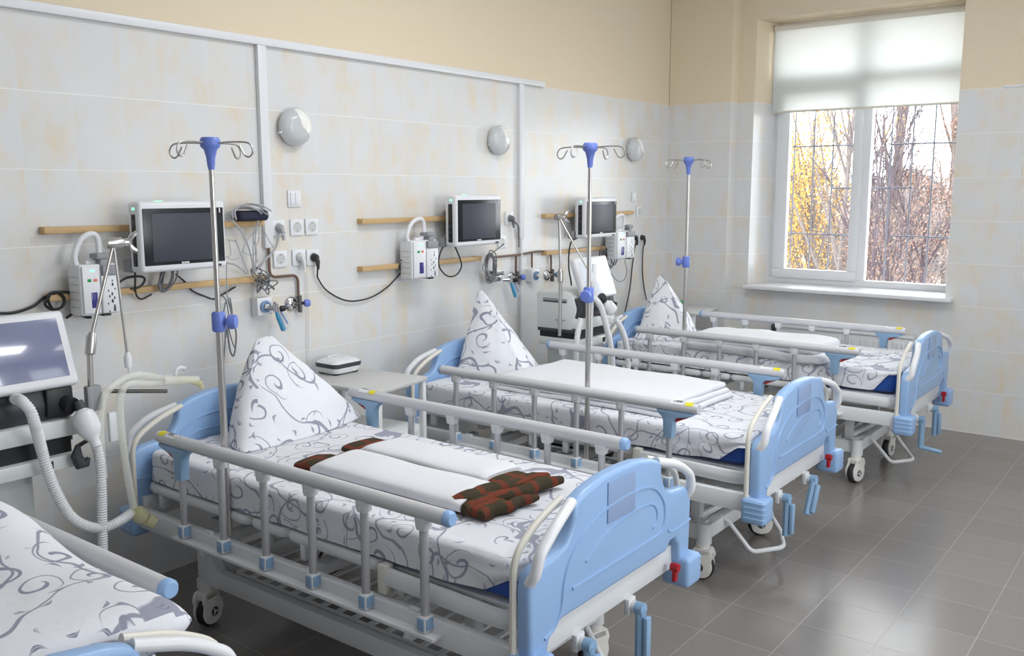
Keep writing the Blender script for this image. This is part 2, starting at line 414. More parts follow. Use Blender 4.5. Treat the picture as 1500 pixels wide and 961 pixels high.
# ------------------------------------------------------------------ the window
win = obj('window_1', S(), WPLASTIC, kind='structure')
def frame_rect(s, x0, x1, z0, z1, w, y0, y1, bev=.006):
    s.box((x0, y0, z0), (x1, y1, z0 + w), bev); s.box((x0, y0, z1 - w), (x1, y1, z1), bev)
    s.box((x0, y0, z0 + w), (x0 + w, y1, z1 - w), bev); s.box((x1 - w, y0, z0 + w), (x1, y1, z1 - w), bev); return s
ft = YG
GX0 = ony(1138, 200, ft).x - .02; GX1 = WX1 + .055
MX0 = ony(1256, 300, ft).x; MX1 = ony(1271, 300, ft).x
ZT0, ZT1 = 2.53, 2.62
sb = ony(1150, 393, ft).z          # lower edge of the left pane
s = S(); frame_rect(s, GX0, GX1, WZ0, WZ1, .05, ft, ft + .07)
s.box((MX0 - .01, ft, WZ0 + .05), (MX1, ft + .07, WZ1 - .05), .006); s.box((GX0 + .05, ft, ZT0), (GX1 - .05, ft + .07, ZT1), .006)
obj('window_frame', s, WPLASTIC, win)
gl0 = ony(1153, 300, ft).x; gl1 = ony(1246, 300, ft).x
s = S(); frame_rect(s, GX0 + .03, MX0 + .012, WZ0 + .035, ZT0 + .02, .001, ft - .018, ft + .05)
s = S(); x0, x1, z0, z1 = GX0 + .028, MX0 + .014, WZ0 + .04, ZT0 + .01
s.box((x0, ft - .018, z0), (x1, ft + .045, sb), .006); s.box((x0, ft - .018, z1 - .08), (x1, ft + .045, z1), .006)
s.box((x0, ft - .018, sb), (gl0, ft + .045, z1 - .08), .006); s.box((gl1, ft - .018, sb), (x1, ft + .045, z1 - .08), .006)
sash = obj('window_sash', s, WPLASTIC, win)
g = bpy.data.materials.new('window_glass'); g.use_nodes = True; MATS['glass'] = g; nt = g.node_tree; nt.nodes.clear()
o_ = nt.nodes.new('ShaderNodeOutputMaterial'); mx = nt.nodes.new('ShaderNodeMixShader'); tr = nt.nodes.new('ShaderNodeBsdfTransparent'); gs = nt.nodes.new('ShaderNodeBsdfGlossy')
fr = nt.nodes.new('ShaderNodeFresnel'); fr.inputs['IOR'].default_value = 1.25; gs.inputs['Roughness'].default_value = .02; tr.inputs['Color'].default_value = (.97, .98, .98, 1)
nt.links.new(fr.outputs[0], mx.inputs[0]); nt.links.new(tr.outputs[0], mx.inputs[1]); nt.links.new(gs.outputs[0], mx.inputs[2]); nt.links.new(mx.outputs[0], o_.inputs[0])
obj('window_pane', S().box((gl0 - .005, ft + .012, sb - .005), (gl1 + .005, ft + .018, z1 - .07)), g, win)
sb2 = ony(1330, 409, ft).z
obj('window_pane', S().box((MX1 - .005, ft + .022, WZ0 + .045), (GX1 - .045, ft + .028, ZT0 + .01)), g, win)
obj('window_pane', S().box((GX0 + .045, ft + .022, ZT1 - .01), (GX1 - .045, ft + .028, WZ1 - .045)), g, win)
s = S().box((WX0 + .012, YP - .125, WZ0 - .03), (2.215, ft + .01, WZ0), .006)
obj('window_sill', s, WPLASTIC, win)

# roller blind
bz = ony(1141, 166, ft - .08).z
bl = thing('roller_blind', 'cream translucent roller blind pulled partway down over the window', 'blind', (1.45, ft - .04, bz))
bm_ = bpy.data.materials.new('blind_fabric'); bm_.use_nodes = True; nt = bm_.node_tree; nt.nodes.clear()
o_ = nt.nodes.new('ShaderNodeOutputMaterial'); mx = nt.nodes.new('ShaderNodeMixShader'); tl = nt.nodes.new('ShaderNodeBsdfTranslucent'); df = nt.nodes.new('ShaderNodeBsdfDiffuse')
wv = nt.nodes.new('ShaderNodeTexNoise'); wv.inputs['Scale'].default_value = 300
tl.inputs['Color'].default_value = (*s2l((246, 248, 248)), 1); df.inputs['Color'].default_value = (*s2l((238, 240, 236)), 1); mx.inputs[0].default_value = .56
nt.links.new(df.outputs[0], mx.inputs[1]); nt.links.new(tl.outputs[0], mx.inputs[2]); nt.links.new(mx.outputs[0], o_.inputs[0])
obj('blind_fabric', S().box((GX0 + .01, ft - .080, bz + .012), (GX1 - .03, ft - .078, WZ1 - .05)), bm_, bl)
obj('bottom_bar', S().box((GX0 + .01, ft - .088, bz), (GX1 - .03, ft - .070, bz + .016), .004), IVORY, bl)
obj('roller_tube', S().cyl((GX0 + .005, ft - .07, WZ1 - .045), (GX1 - .02, ft - .07, WZ1 - .045), .025), IVORY, bl)
obj('bead_chain', S().tube([(GX0 - .002, ft - .06, WZ1 - .06), (GX0 - .002, ft - .06, 2.38)], .004, 6), WPLASTIC, bl)

# security grille outside the panes
gr = thing('window_grille', 'thin grey metal security grille of bars just outside the window', 'grille', (1.45, 7.54, WZ0))
gm = mat('weathered_grey_bar', (112, 116, 128), .6)
for u in (1163, 1191, 1219): 
    x = ony(u, 250, 7.54).x; obj('upright_bar', S().tube([(x, 7.54, WZ0 - .1), (x, 7.54, WZ1)], .006, 6), gm, gr)
for u in (1304, 1335, 1366):
    x = ony(u, 250, 7.54).x; obj('upright_bar', S().tube([(x, 7.54, WZ0 - .1), (x, 7.54, WZ1)], .006, 6), gm, gr)
for a, b, v in ((1150, 1254, 214), (1219, 1252, 275.5), (1150, 1250, 343), (1304, 1400, 347), (1265, 1337, 275), (1304, 1402, 210)):
    A, B = ony(a, v, 7.54), ony(b, v, 7.54); A.z = B.z = (A.z + B.z) / 2; obj('cross_bar', S().tube([A, B], .006, 6), gm, gr)

# radiator under the sill
RD = thing('radiator', 'white ribbed panel radiator on the tiled wall under the window', 'radiator', (1.47, YP - .09, .1))
s = S(); s.box((.985, YP - .10, .12), (1.985, YP - .035, .655), .01)
for i in range(31):
    x = 1.0 + i * .0325; s.box((x, YP - .108, .16), (x + .017, YP - .098, .615), .004)
obj('radiator_panel', s, WMETAL, RD)
s = S(); s.box((.98, YP - .112, .652), (1.99, YP - .02, .668), .003)
for i in range(30): s.box((1.0 + i * .033, YP - .1, .668), (1.018 + i * .033, YP - .04, .67))
obj('top_grille', s, WMETAL, RD)
for x in (1.1, 1.8): obj('wall_bracket', S().box((x, YP - .04, .3), (x + .06, YP - .001, .5)), WMETAL, RD)
obj('supply_pipe', S().tube(fillet([(.99, YP - .06, .60), (.90, YP - .06, .60), (.90, YP - .03, .60)], .03), .011), WMETAL, RD)
obj('thermostat_valve', S().lathe([(.014, 0), (.018, .02), (.018, .06), (.012, .07)], (.93, YP - .06, .6), (0, -.2, 1)), DGREY, RD)

# ------------------------------------------------------------------ outside: ground and autumn trees
obj('ground', S().box((-14, 7.7, -1.7), (14, 40, -1.5)), mat('leaf_litter', (128, 112, 92), .95, vary=.25, bscale=3), kind='structure')
BARK = mat('grey_bark', (108, 100, 98), .9, vary=.2, bscale=20); BARK2 = mat('dark_bark', (80, 70, 76), .9)
LEAFM = {'yellow': mat('yellow_leaf', (206, 160, 70), .6, vary=.12, bscale=9), 'russet': mat('russet_leaf', (142, 112, 98), .7, vary=.2, bscale=9),
         'brown': mat('brown_leaf', (118, 111, 110), .8, vary=.2, bscale=5), 'olive': mat('olive_leaf', (142, 140, 70), .7, vary=.15, bscale=9)}
def tree(name, label, x, y, h, leaf, nleaf, seed, r0=.07, lean=0, bark=None, spread=.55, depth=4, lsize=.02, upness=.75, leafz=(0, 99), br=(.5, .68), dr=.05, nb0=(5, 7), tr=.62, group='trees beyond the window'):
    R = random.Random(seed); t = thing(name, label, 'tree', (x, y, -1.5), group)
    wood = S(); tips = []
    def grow(p, d, L, r, k):
        n = 6; pts = [p.copy()]; q = p.copy(); dd = d.copy()
        for i in range(n):
            g_ = dr * (.35 if k == 0 else 1.6); dd = (dd + V((R.gauss(0, g_), R.gauss(0, g_), R.gauss(.03, .05)))).normalized(); q = q + dd * L / n; pts.append(q.copy())
        wood.tube(pts, [max(.0042, r * (1 - .6 * i / n)) for i in range(n + 1)], 6 if k < 2 else 4, cap=False)
        if k >= 2 or depth < 3: tips.extend(pts[1:])
        if k >= depth: return
        nb = R.randint(*nb0) if k == 0 else R.randint(3, 4)
        for j in range(nb):
            f = R.uniform(.3, .98); i = min(n - 1, int(f * n)); b = pts[i].lerp(pts[i + 1], f * n - i)
            a = R.uniform(0, 2 * pi); side = V((cos(a), sin(a), 0)); nd = (dd * upness + side * spread * R.uniform(.6, 1.3) + V((0, 0, .25))).normalized()
            grow(b, nd, L * R.uniform(*br), r * (1 - .55 * f) * R.uniform(.5, .7), k + 1)
    grow(V((x, y, -1.5)), V((lean, 0, 1)).normalized(), h * tr, r0, 0)
    obj('trunk_and_branches', wood, bark or BARK, t, 60)
    if nleaf:
        fol = S(); b = fol.b; tp = [p for p in tips if leafz[0] < p.z < leafz[1]] or tips
        for i in range(nleaf):
            p = R.choice(tp) + V((R.gauss(0, .10), R.gauss(0, .10), R.gauss(0, .10)))
            n = V((R.gauss(0, 1), R.gauss(0, 1), R.gauss(0, 1))).normalized(); a = n.orthogonal().normalized() * lsize * R.uniform(.6, 1.2); c = n.cross(a).normalized() * a.length * .6
            vs = [b.verts.new(p - a), b.verts.new(p + c - n * .15 * lsize), b.verts.new(p + a), b.verts.new(p - c - n * .15 * lsize)]; b.faces.new(vs)
        lf = obj('foliage', fol, LEAFM[leaf], t, 180); lf['kind'] = 'stuff'
    return t
BT = dict(spread=.45, upness=.8, br=(.26, .42), dr=.03, nb0=(15, 18), tr=.9, depth=3, lsize=.017)
tree('birch_tree', 'slender yellow birch at the right side of the left window pane', -.10, 11.6, 6.4, 'yellow', 9000, 3, .04, **BT)
tree('birch_tree', 'yellow birch in the middle of the left window pane', -.62, 12.4, 4.6, 'yellow', 7500, 5, .045, **BT)
tree('birch_tree', 'low yellow birch at the left side of the left window pane', -1.45, 13.6, 3.7, 'yellow', 4500, 8, .04, **BT)
tree('maple_tree', 'dark forked bare tree with russet leaves near the right edge of the right pane', .95, 11.6, 4.6, 'russet', 2600, 11, .055, bark=BARK2, spread=.6, leafz=(-9, 1.75), br=(.42, .58), dr=.04, lsize=.016, depth=4)
tree('poplar_tree', 'tall straight grey trunk rising to the blind in the right pane', .04, 13.5, 9, 'brown', 200, 21, .085, spread=.3, upness=1.1, br=(.12, .2), dr=.012, nb0=(10, 12), tr=.95, lsize=.016)
tree('bare_tree', 'thin leafless tree left of the grey trunk in the right pane', .62, 10.6, 5.0, 'brown', 150, 31, .026, bark=BARK2, spread=.42, lean=-.03, br=(.3, .5), nb0=(8, 9), tr=.8, depth=3, lsize=.016)
tree('bare_tree', 'leafless many-branched tree between the grey trunk and the forked tree', .74, 11.0, 4.4, 'russet', 500, 37, .030, bark=BARK2, spread=.5, leafz=(-9, 1.4), br=(.3, .5), nb0=(9, 11), tr=.8, depth=3, lsize=.016)
tree('poplar_tree', 'pale russet tree behind the forked tree at the right edge of the right pane', .72, 13.4, 6.5, 'russet', 4200, 43, .05, spread=.4, upness=.95, br=(.2, .32), nb0=(12, 14), tr=.9, dr=.03, depth=3, leafz=(-9, 2.7), lsize=.016)
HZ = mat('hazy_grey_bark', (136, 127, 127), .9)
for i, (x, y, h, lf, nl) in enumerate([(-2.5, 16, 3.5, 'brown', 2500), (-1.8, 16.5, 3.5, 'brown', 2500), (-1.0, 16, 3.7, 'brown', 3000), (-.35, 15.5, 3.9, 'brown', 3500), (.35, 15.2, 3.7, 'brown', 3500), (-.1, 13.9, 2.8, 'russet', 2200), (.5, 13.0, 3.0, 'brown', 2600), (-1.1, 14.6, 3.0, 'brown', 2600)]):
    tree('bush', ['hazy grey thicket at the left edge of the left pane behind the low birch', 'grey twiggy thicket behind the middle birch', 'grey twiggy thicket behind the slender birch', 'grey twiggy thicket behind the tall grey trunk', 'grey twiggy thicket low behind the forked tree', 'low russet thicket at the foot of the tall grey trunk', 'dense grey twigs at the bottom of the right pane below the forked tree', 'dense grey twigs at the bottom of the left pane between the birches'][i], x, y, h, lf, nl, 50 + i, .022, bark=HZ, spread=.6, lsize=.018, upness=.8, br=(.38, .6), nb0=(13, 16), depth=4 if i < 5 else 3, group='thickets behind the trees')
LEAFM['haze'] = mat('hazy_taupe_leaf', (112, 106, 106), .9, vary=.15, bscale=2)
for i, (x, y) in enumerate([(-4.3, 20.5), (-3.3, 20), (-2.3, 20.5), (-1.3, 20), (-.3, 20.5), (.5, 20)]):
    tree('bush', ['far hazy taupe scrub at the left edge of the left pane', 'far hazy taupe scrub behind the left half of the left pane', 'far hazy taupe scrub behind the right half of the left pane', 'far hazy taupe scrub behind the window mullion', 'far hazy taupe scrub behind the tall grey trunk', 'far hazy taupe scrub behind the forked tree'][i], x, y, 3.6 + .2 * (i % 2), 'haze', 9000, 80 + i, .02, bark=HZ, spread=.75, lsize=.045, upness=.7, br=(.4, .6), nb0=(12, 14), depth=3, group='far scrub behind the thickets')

# ------------------------------------------------------------------ hospital beds
def half_board():
    R_ = [(.30, .522), (.325, .548), (.36, .55), (.385, .52), (.392, .455), (.468, .455), (.472, .66), (.462, .692), (.44, .71), (.40, .716), (.33, .724), (.292, .74),
          (.268, .775), (.258, .80), (.254, .838), (.235, .852), (.19, .868), (.10, .884), (0, .888)]
    L_ = [(-.10, .884), (-.19, .868), (-.235, .852), (-.254, .838), (-.258, .80), (-.268, .775), (-.292, .74), (-.33, .724), (-.40, .716), (-.44, .71), (-.462, .692), (-.472, .66),
          (-.468, .455), (-.385, .455), (-.375, .485), (-.35, .51), (-.315, .522)]
    return R_ + L_
BOARD = half_board()
def bed_end(bed, name, e):
    """head- or footboard; e = +1 at the foot, -1 at the head (the far notch sits on +y at the foot)"""
    M = Matrix.Identity(4) if e > 0 else Matrix.Rotation(pi, 4, 'Z')
    s = S().prism(BOARD, 'x', .945, .995, .014, 3)
    for face in (.9955, .9445):
        ridge = spl([(face, -.405, .50), (face, -.36, .515), (face, -.325, .56), (face, -.31, .64), (face, -.265, .71), (face, -.17, .765), (face, -.05, .79), (face, .10, .792), (face, .20, .77), (face, .262, .715), (face, .278, .66), (face, .262, .615), (face, .22, .603), (face, 0, .60), (face, -.27, .598)], 6)
        s.tube(ridge, .0055, 6)
        s.tube(spl([(face, -.20, .655), (face, -.10, .705), (face, .05, .728), (face, .17, .725), (face, .215, .70), (face, .225, .66), (face, .20, .636)], 6), .0045, 6)
        s.tube(spl([(face, .30, .60), (face, .33, .585), (face, .40, .584), (face, .465, .59)], 5), .004, 6)
    b = obj(name, s.move(M), BLUE, bed, 40)
    for sg in (-1, 1):
        p = fillet([(.978, sg * .455, .672), (1.0, sg * .455, .70), (1.004, sg * .442, .755), (1.0, sg * .36, .812), (.975, sg * .246, .845)], .05, 6)
        obj('grab_handle', S().tube(p, .0145, 12, sy=1.15).move(M), WPLASTIC, b)
        q = fillet([(.938, sg * .472, .46), (.938, sg * .470, .745), (.938, sg * .36, .812), (.938, sg * .245, .848)], .07, 6)
        obj('inner_frame_tube', S().tube(q, .0105, 10).move(M), IVORY, b)
    if e > 0:
        obj('card_pocket', S().box((.996, -.085, .735), (.9985, .075, .862), .0008).move(M), mat('violet_grey_film', (146, 169, 207), .3) if 'violet_grey_film' not in MATS else MATS['violet_grey_film'], b)
    for sg in (-1, 1):
        s = S().box((.925, sg * .395 if sg > 0 else -.497, .362), (1.03, .497 if sg > 0 else -.395, .470), .016, 3)
        for k in range(4):
            z = .382 + k * .022; a, c = (.44, .4988) if sg > 0 else (-.4988, -.44)
            s.prism(([(.94, a), (1.016, a)] + [(1.0318 - .018 * (1 - sin(q)), c - .018 * (1 - cos(q))) for q in (1.57, 1.05, .52, 0)] + [(.94, c)]) if sg > 0 else ([(.94, c), (1.016, c)] + [(1.0318 - .018 * (1 - sin(q)), a + .018 * (1 - cos(q))) for q in (1.57, 1.05, .52, 0)] + [(.94, a)]), 'z', z, z + .012, .004)
        obj('corner_bumper', s.move(M), BLUE, bed, label='ribbed pale blue corner bumper')
    for sg in ((1,) if e > 0 else ()):
        lv = obj('board_lock_lever', S().box((.996, sg * .345 - .012, .405), (1.012, sg * .345 + .012, .47), .006).cyl((.99, sg * .345, .455), (1.018, sg * .345, .455), .014, 12).move(M), RED, bed, label='red locking lever')
    return b

def caster(bed, x, y, ang, hub=True):
    M = Matrix.Translation((x, y, 0)) @ Matrix.Rotation(ang, 4, 'Z')
    r = .062; s = S()
    # twin cover shell: arch over the wheel with a swivel neck
    side = [(-.045, .148), (-.045, .115), (-.062, .095), (-.066, .062), (-.052, .026), (-.02, .012), (.012, .014), (.035, .03), (.046, .062), (.04, .098), (.048, .112), (.042, .135), (.032, .15)]
    for a, b_ in ((-.030, -.019), (.019, .030)): s.prism(fil2(side, .012, 3), 'y', a, b_, .003)
    s.box((-.04, -.03, .115), (.035, .03, .15), .008); s.cyl((-.005, 0, .145), (-.005, 0, .172), .03, 18)
    c = obj('caster', s.move(M), CASTERW, bed, 40, label='swivel caster in a white cover')
    w = S().lathe([(.03, -.016), (r - .008, -.017), (r, -.008), (r, .008), (r - .008, .017), (.03, .016)], (-.012, 0, r), (0, 1, 0), 28)
    obj('wheel', w.move(M), RUBBER, c)
    for sg in (-1, 1):
        obj('hub_cap', S().lathe([(.019, 0), (.019, .0025), (0, .0025)], (-.012, sg * .030, r), (0, sg, 0), 20).move(M), DGREY, c)
        pl = []
        for k in range(3):
            a = k * 2 * pi / 3 + .5
            for q, w_ in ((-.0026, .016), (.0026, .016)): pl.append((-.012 + sin(a) * w_ + cos(a) * q, r + cos(a) * w_ - sin(a) * q))
            a2 = a + pi / 3; pl.append((-.012 + sin(a2) * .004, r + cos(a2) * .004))
        obj('hub_star', S().prism(pl, 'y', sg * .0322, sg * .0334).move(M), WPLASTIC, c, label='three-armed white star on the hub')

def crank(bed, y, fold, out):
    """folding hand crank under the foot end: hinge block, arm and grip"""
    s = S().box((.962, y - .022, .376), (.982, y + .022, .43), .004).cyl((.97, y, .402), (1.0, y, .402), .020, 16)
    c = obj('crank', s, WMETAL, bed, label='folding hand crank')
    A = V((1.012, y, .402)); d = V((0, sin(fold), -cos(fold))); B = A + d * .165
    s = S().tube([A - V((.016, 0, 0)), A + V((.012, 0, 0))], .021, 14)
    s.tube([A, A + d * .02, B], [.02, .018, .017], 8, sy=1.0); obj('crank_arm', s, BLUE_PART, c)
    if out: s = S().tube([B, B + V((.012, 0, 0)), B + V((.115, .0, -.01))], [.015, .013, .011], 10)
    else:
        O = V((.024, 0, 0)); s = S().box((-.009, -.015, -.155), (.009, .015, -.02), .006); 
        s.move(Matrix.Translation(A + O) @ Matrix.Rotation(fold, 4, 'X') if True else Matrix())
    obj('crank_grip', s, BLUE_PART, c)

def side_rail(bed, sg, lat, sticker):
    """folding side rail; sg = side, lat = -1 latch at head, +1 latch at foot"""
    y = sg * .482; f = -lat                                  # geometry below is written for a latch at the head (x < 0)
    X = lambda x: x * f
    s = S().tube([(X(-.722), y, .806), (X(-.70), y, .806), (X(.69), y, .806), (X(.712), y, .806)], [.021, .0235, .0235, .0235], 14, up=(0, 0, 1))
    r = obj('side_rail', s, SATIN, bed, label='folding side rail')
    s = S().tube([(X(.711), y, .806), (X(.725), y, .806), (X(.735), y, .806)], [.0245, .0245, .018], 14); obj('end_cap', s, BLUE, r)
    for i, x in enumerate((-.587, -.347, -.109, .131, .377, .623)):
        obj('post', S().cyl((X(x), y, .475), (X(x), y, .786 if i else .70), .0135, 12), SILVER, r)
        if i:
            s = S(); s.prism(fil2([(X(x) - .024, .792), (X(x) + .024, .792), (X(x) + .017, .752), (X(x) - .017, .752)], .006, 2), 'y', y - .017, y + .017, .003)
            s.cyl((X(x) - .004, y - .019, .768), (X(x) - .004, y + .019, .768), .005, 8)
            obj('post_hinge', s, WMETAL, r)
        s = S().box((X(x) - .018, y - .021, .442), (X(x) + .018, y + .019, .492), .006); o = obj('post_foot', s, WMETAL, r)
        s = S().box((X(x) - .0135, y - sg * .0 - (.023 if sg < 0 else -.017), .448), (X(x) + .0135, y + (.023 if sg > 0 else -.017), .488), .004)
        s.box((X(x) + .014, y - .016, .45), (X(x) + .0215, y + .014, .486), .003)
        obj('foot_insert', s, BLUE_PART, r, label='pale blue insert')
    a, b_ = sorted((X(-.64), X(.675)))
    s = S().box((a, y - .026, .428), (b_, y + .026, .441), .003)
    yi = sg * .458; s.box((a, yi - .004, .436), (b_, yi + .004, .478), .002)
    for x in (-.47, .56): s.box((X(x) - .02, yi - .008, .436), (X(x) + .02, yi + .008, .487), .003); s.box((X(x) - .015, sg * .44, .40), (X(x) + .015, sg * .49, .43), .003)
    obj('rail_channel', s, WMETAL, r)
    pr = [(X(-.705), .786), (X(-.53), .786), (X(-.535), .772), (X(-.555), .757), (X(-.562), .74), (X(-.566), .665), (X(-.606), .665), (X(-.612), .745), (X(-.622), .757), (X(-.67), .765), (X(-.70), .775)]
    obj('latch_housing', S().prism(pr, 'y', y - .020, y + .020, .006), BLUE_PART, r)
    s = S().prism([(X(-.675), .763), (X(-.622), .754), (X(-.616), .738), (X(-.625), .74), (X(-.65), .752)], 'y', y - .011, y + .011, .002); obj('release_trigger', s, RED, r, label='dark red release trigger')
    if sticker:
        for nm, m_, x0, x1 in (('warning_sticker', WPLASTIC, -.655, -.595), ('yellow_sticker', YELLOW, *( (-.70, -.665) if sticker == 1 else (-.59, -.555)))):
            g_ = [[(X(x), y + cos(t) * .0242, .806 + sin(t) * .0242) for t in [radians(20 + 14 * k) for k in range(10)]] for x in (x0, x1)]
            obj(nm, S().quads(g_), m_, r)
        if True:
            s = S()
            for k in range(3):
                t = radians(85 + 14 * k) if sg < 0 else radians(62 + 14 * k)
                x0, x1 = sorted((X(-.648), X(-.606 if k != 1 else -.62))); s.box((x0, y + cos(t) * .0244 - .001, .806 + sin(t) * .0244 - .001), (x1, y + cos(t) * .0244 + .001, .806 + sin(t) * .0244 + .001))
            obj('sticker_print', s, DGREY, r)
    return r

def make_bed(name, lat, st_near, st_far, cr, ca):
    bed = thing(name, '', 'hospital bed')
    bed_end(bed, 'headboard', -1); bed_end(bed, 'footboard', 1)
    s = S()
    for sg in (-1, 1): s.box((-.95, sg * .452 - .018, .400), (.955, sg * .452 + .018, .476), .004)
    for x in (-.955, .935): s.box((x - .018, -.44, .425), (x + .03, .44, .512), .004)
    for x in (-.45, .05, .5): s.box((x - .02, -.44, .43), (x + .02, .44, .47), .003)
    obj('bed_frame', s, WMETAL, bed)
    # four-part mattress platform with round-edged rims
    for a, b_ in ((-.925, -.30), (-.275, -.10), (-.075, .36), (.385, .90)):
        s = S().box((a, -.40, .548), (b_, .40, .562), .004)
        if b_ < .5:
            p = fillet([(a, -.405, .55), (b_, -.405, .55), (b_, .405, .55), (a, .405, .55)], .03, 4, True); s.tube(p, .018, 10, closed=True, sy=1.2, up=(0, 0, 1))
        s.box(((a + b_) / 2 - .02, -.3, .47), ((a + b_) / 2 + .02, .3, .55)); s.box((a + .06, -.415, .476), (a + .085, -.385, .54), .003); s.box((a + .06, .385, .476), (a + .085, .415, .54), .003)
        obj('mattress_platform', s, WMETAL, bed)
    p = fillet([(.40, -.425, .535), (.918, -.425, .525), (.918, .425, .525), (.40, .425, .535)], .09, 7); s = S().tube(p, .021, 10, sy=1.45, up=(0, 0, 1))
    o = obj('mattress_stop', s, WMETAL, bed, label='white tubular mattress stop round the foot end')
    for sg in (-1, 1): obj('stop_bracket', S().box((.385, sg * .425 - .02, .478), (.425, sg * .425 + .02, .575), .008), IVORY, o)
    # undercarriage
    s = S()
    for sg in (-1, 1):
        s.box((-.72, sg * .315 - .018, .175), (.66, sg * .315 + .018, .245), .004)
        s.prism(fil2([(-.745, .172), (-.60, .175), (-.60, .225), (-.64, .27), (-.655, .345), (-.745, .345)], .02, 3), 'y', sg * .315 - .022, sg * .315 + .022, .004)
        s.tube([(.695, sg * .335, .168), (.695, sg * .335, .262)], .033, 18); s.tube([(-.70, sg * .335, .165), (-.70, sg * .335, .20)], .032, 18)
        s.box((.60, sg * .26 - .022, .24), (.645, sg * .26 + .022, .43), .004); s.box((-.72, sg * .26 - .022, .3), (-.675, sg * .26 + .022, .43), .004)
    for x in (-.70, .695): s.box((x - .025, -.335, .19), (x + .025, .335, .255), .004)
    s.box((.62, -.30, .18), (.66, .30, .25), .004)
    ub = obj('undercarriage', s, WMETAL, bed)
    s = S()
    for sg in (-1, 1): s.tube([(-.58, sg * .27, .232), (.58, sg * .27, .232)], .008, 8)
    for k in range(15): x = -.57 + k * 1.14 / 14; s.box((x - .009, -.27, .232), (x + .009, .27, .243))
    obj('storage_rack', s, WMETAL, ub)
    p = fillet([(.70, -.19, .25), (.735, -.18, .235), (.845, -.16, .105), (.925, -.02, .10), (.925, .02, .10), (.845, .18, .105), (.735, .20, .235), (.70, .21, .25)], .03, 5)
    obj('brake_pedal_bar', S().tube(p, .0105, 10), WMETAL, bed)
    p = [(.55, -.3, .27), (.62, -.2, .31), (.80, .18, .40), (.86, .2, .42)]
    s = S()
    for yy in (-.2, .1): s.tube([(.93, yy, .405), (.2, yy, .42)], .014, 10); 
    s.box((.66, -.34, .255), (.70, -.3, .27)); s.tube([(.62, -.26, .25), (.90, .12, .43)], .016, 8); s.tube([(.62, .26, .25), (.90, -.02, .43)], .016, 8)
    obj('lift_linkage', s, WMETAL, bed)
    for (x, y, a) in zip((-.70, -.70, .695, .695), (-.335, .335, -.335, .335), ca): caster(bed, x, y, a)
    for c in cr: crank(bed, *c)
    side_rail(bed, -1, lat, st_near); side_rail(bed, 1, lat, st_far)
    return bed
BEDS = {}
BEDS['A'] = make_bed('hospital_bed', -1, 1, 2, [(-.2, .0, False), (.10, 0.0, False)], (radians(-75), radians(60), radians(40), radians(75)))
BEDS['B'] = make_bed('hospital_bed', 1, 1, 1, [(-.2, .0, False), (.13, -.5, False)], (radians(200), radians(160), radians(10), radians(35)))
BEDS['D'] = copy_tree(BEDS['A'])
BEDS['C'] = make_bed('hospital_bed', 1, 1, 1, [(-.2, .0, True), (.12, 0.05, False)], (radians(200), radians(160), radians(75), radians(85)))
POS = {'A': (1.299, 2.339), 'B': (1.276, 3.947), 'C': (1.383, 5.758), 'D': (1.085, .635)}
BL = {'A': 'pale blue hospital bed with the red plaid blanket on it', 'B': 'pale blue hospital bed in the middle, its flat white duvet folded lengthwise',
      'C': 'pale blue hospital bed farthest back, in front of the window wall', 'D': 'pale blue hospital bed cut off at the lower left corner'}
for k, b in BEDS.items():
    b.location = (*POS[k], 0); tag(b, BL[k], 'hospital bed', 'hospital beds in a row')
bpy.context.view_layer.update()

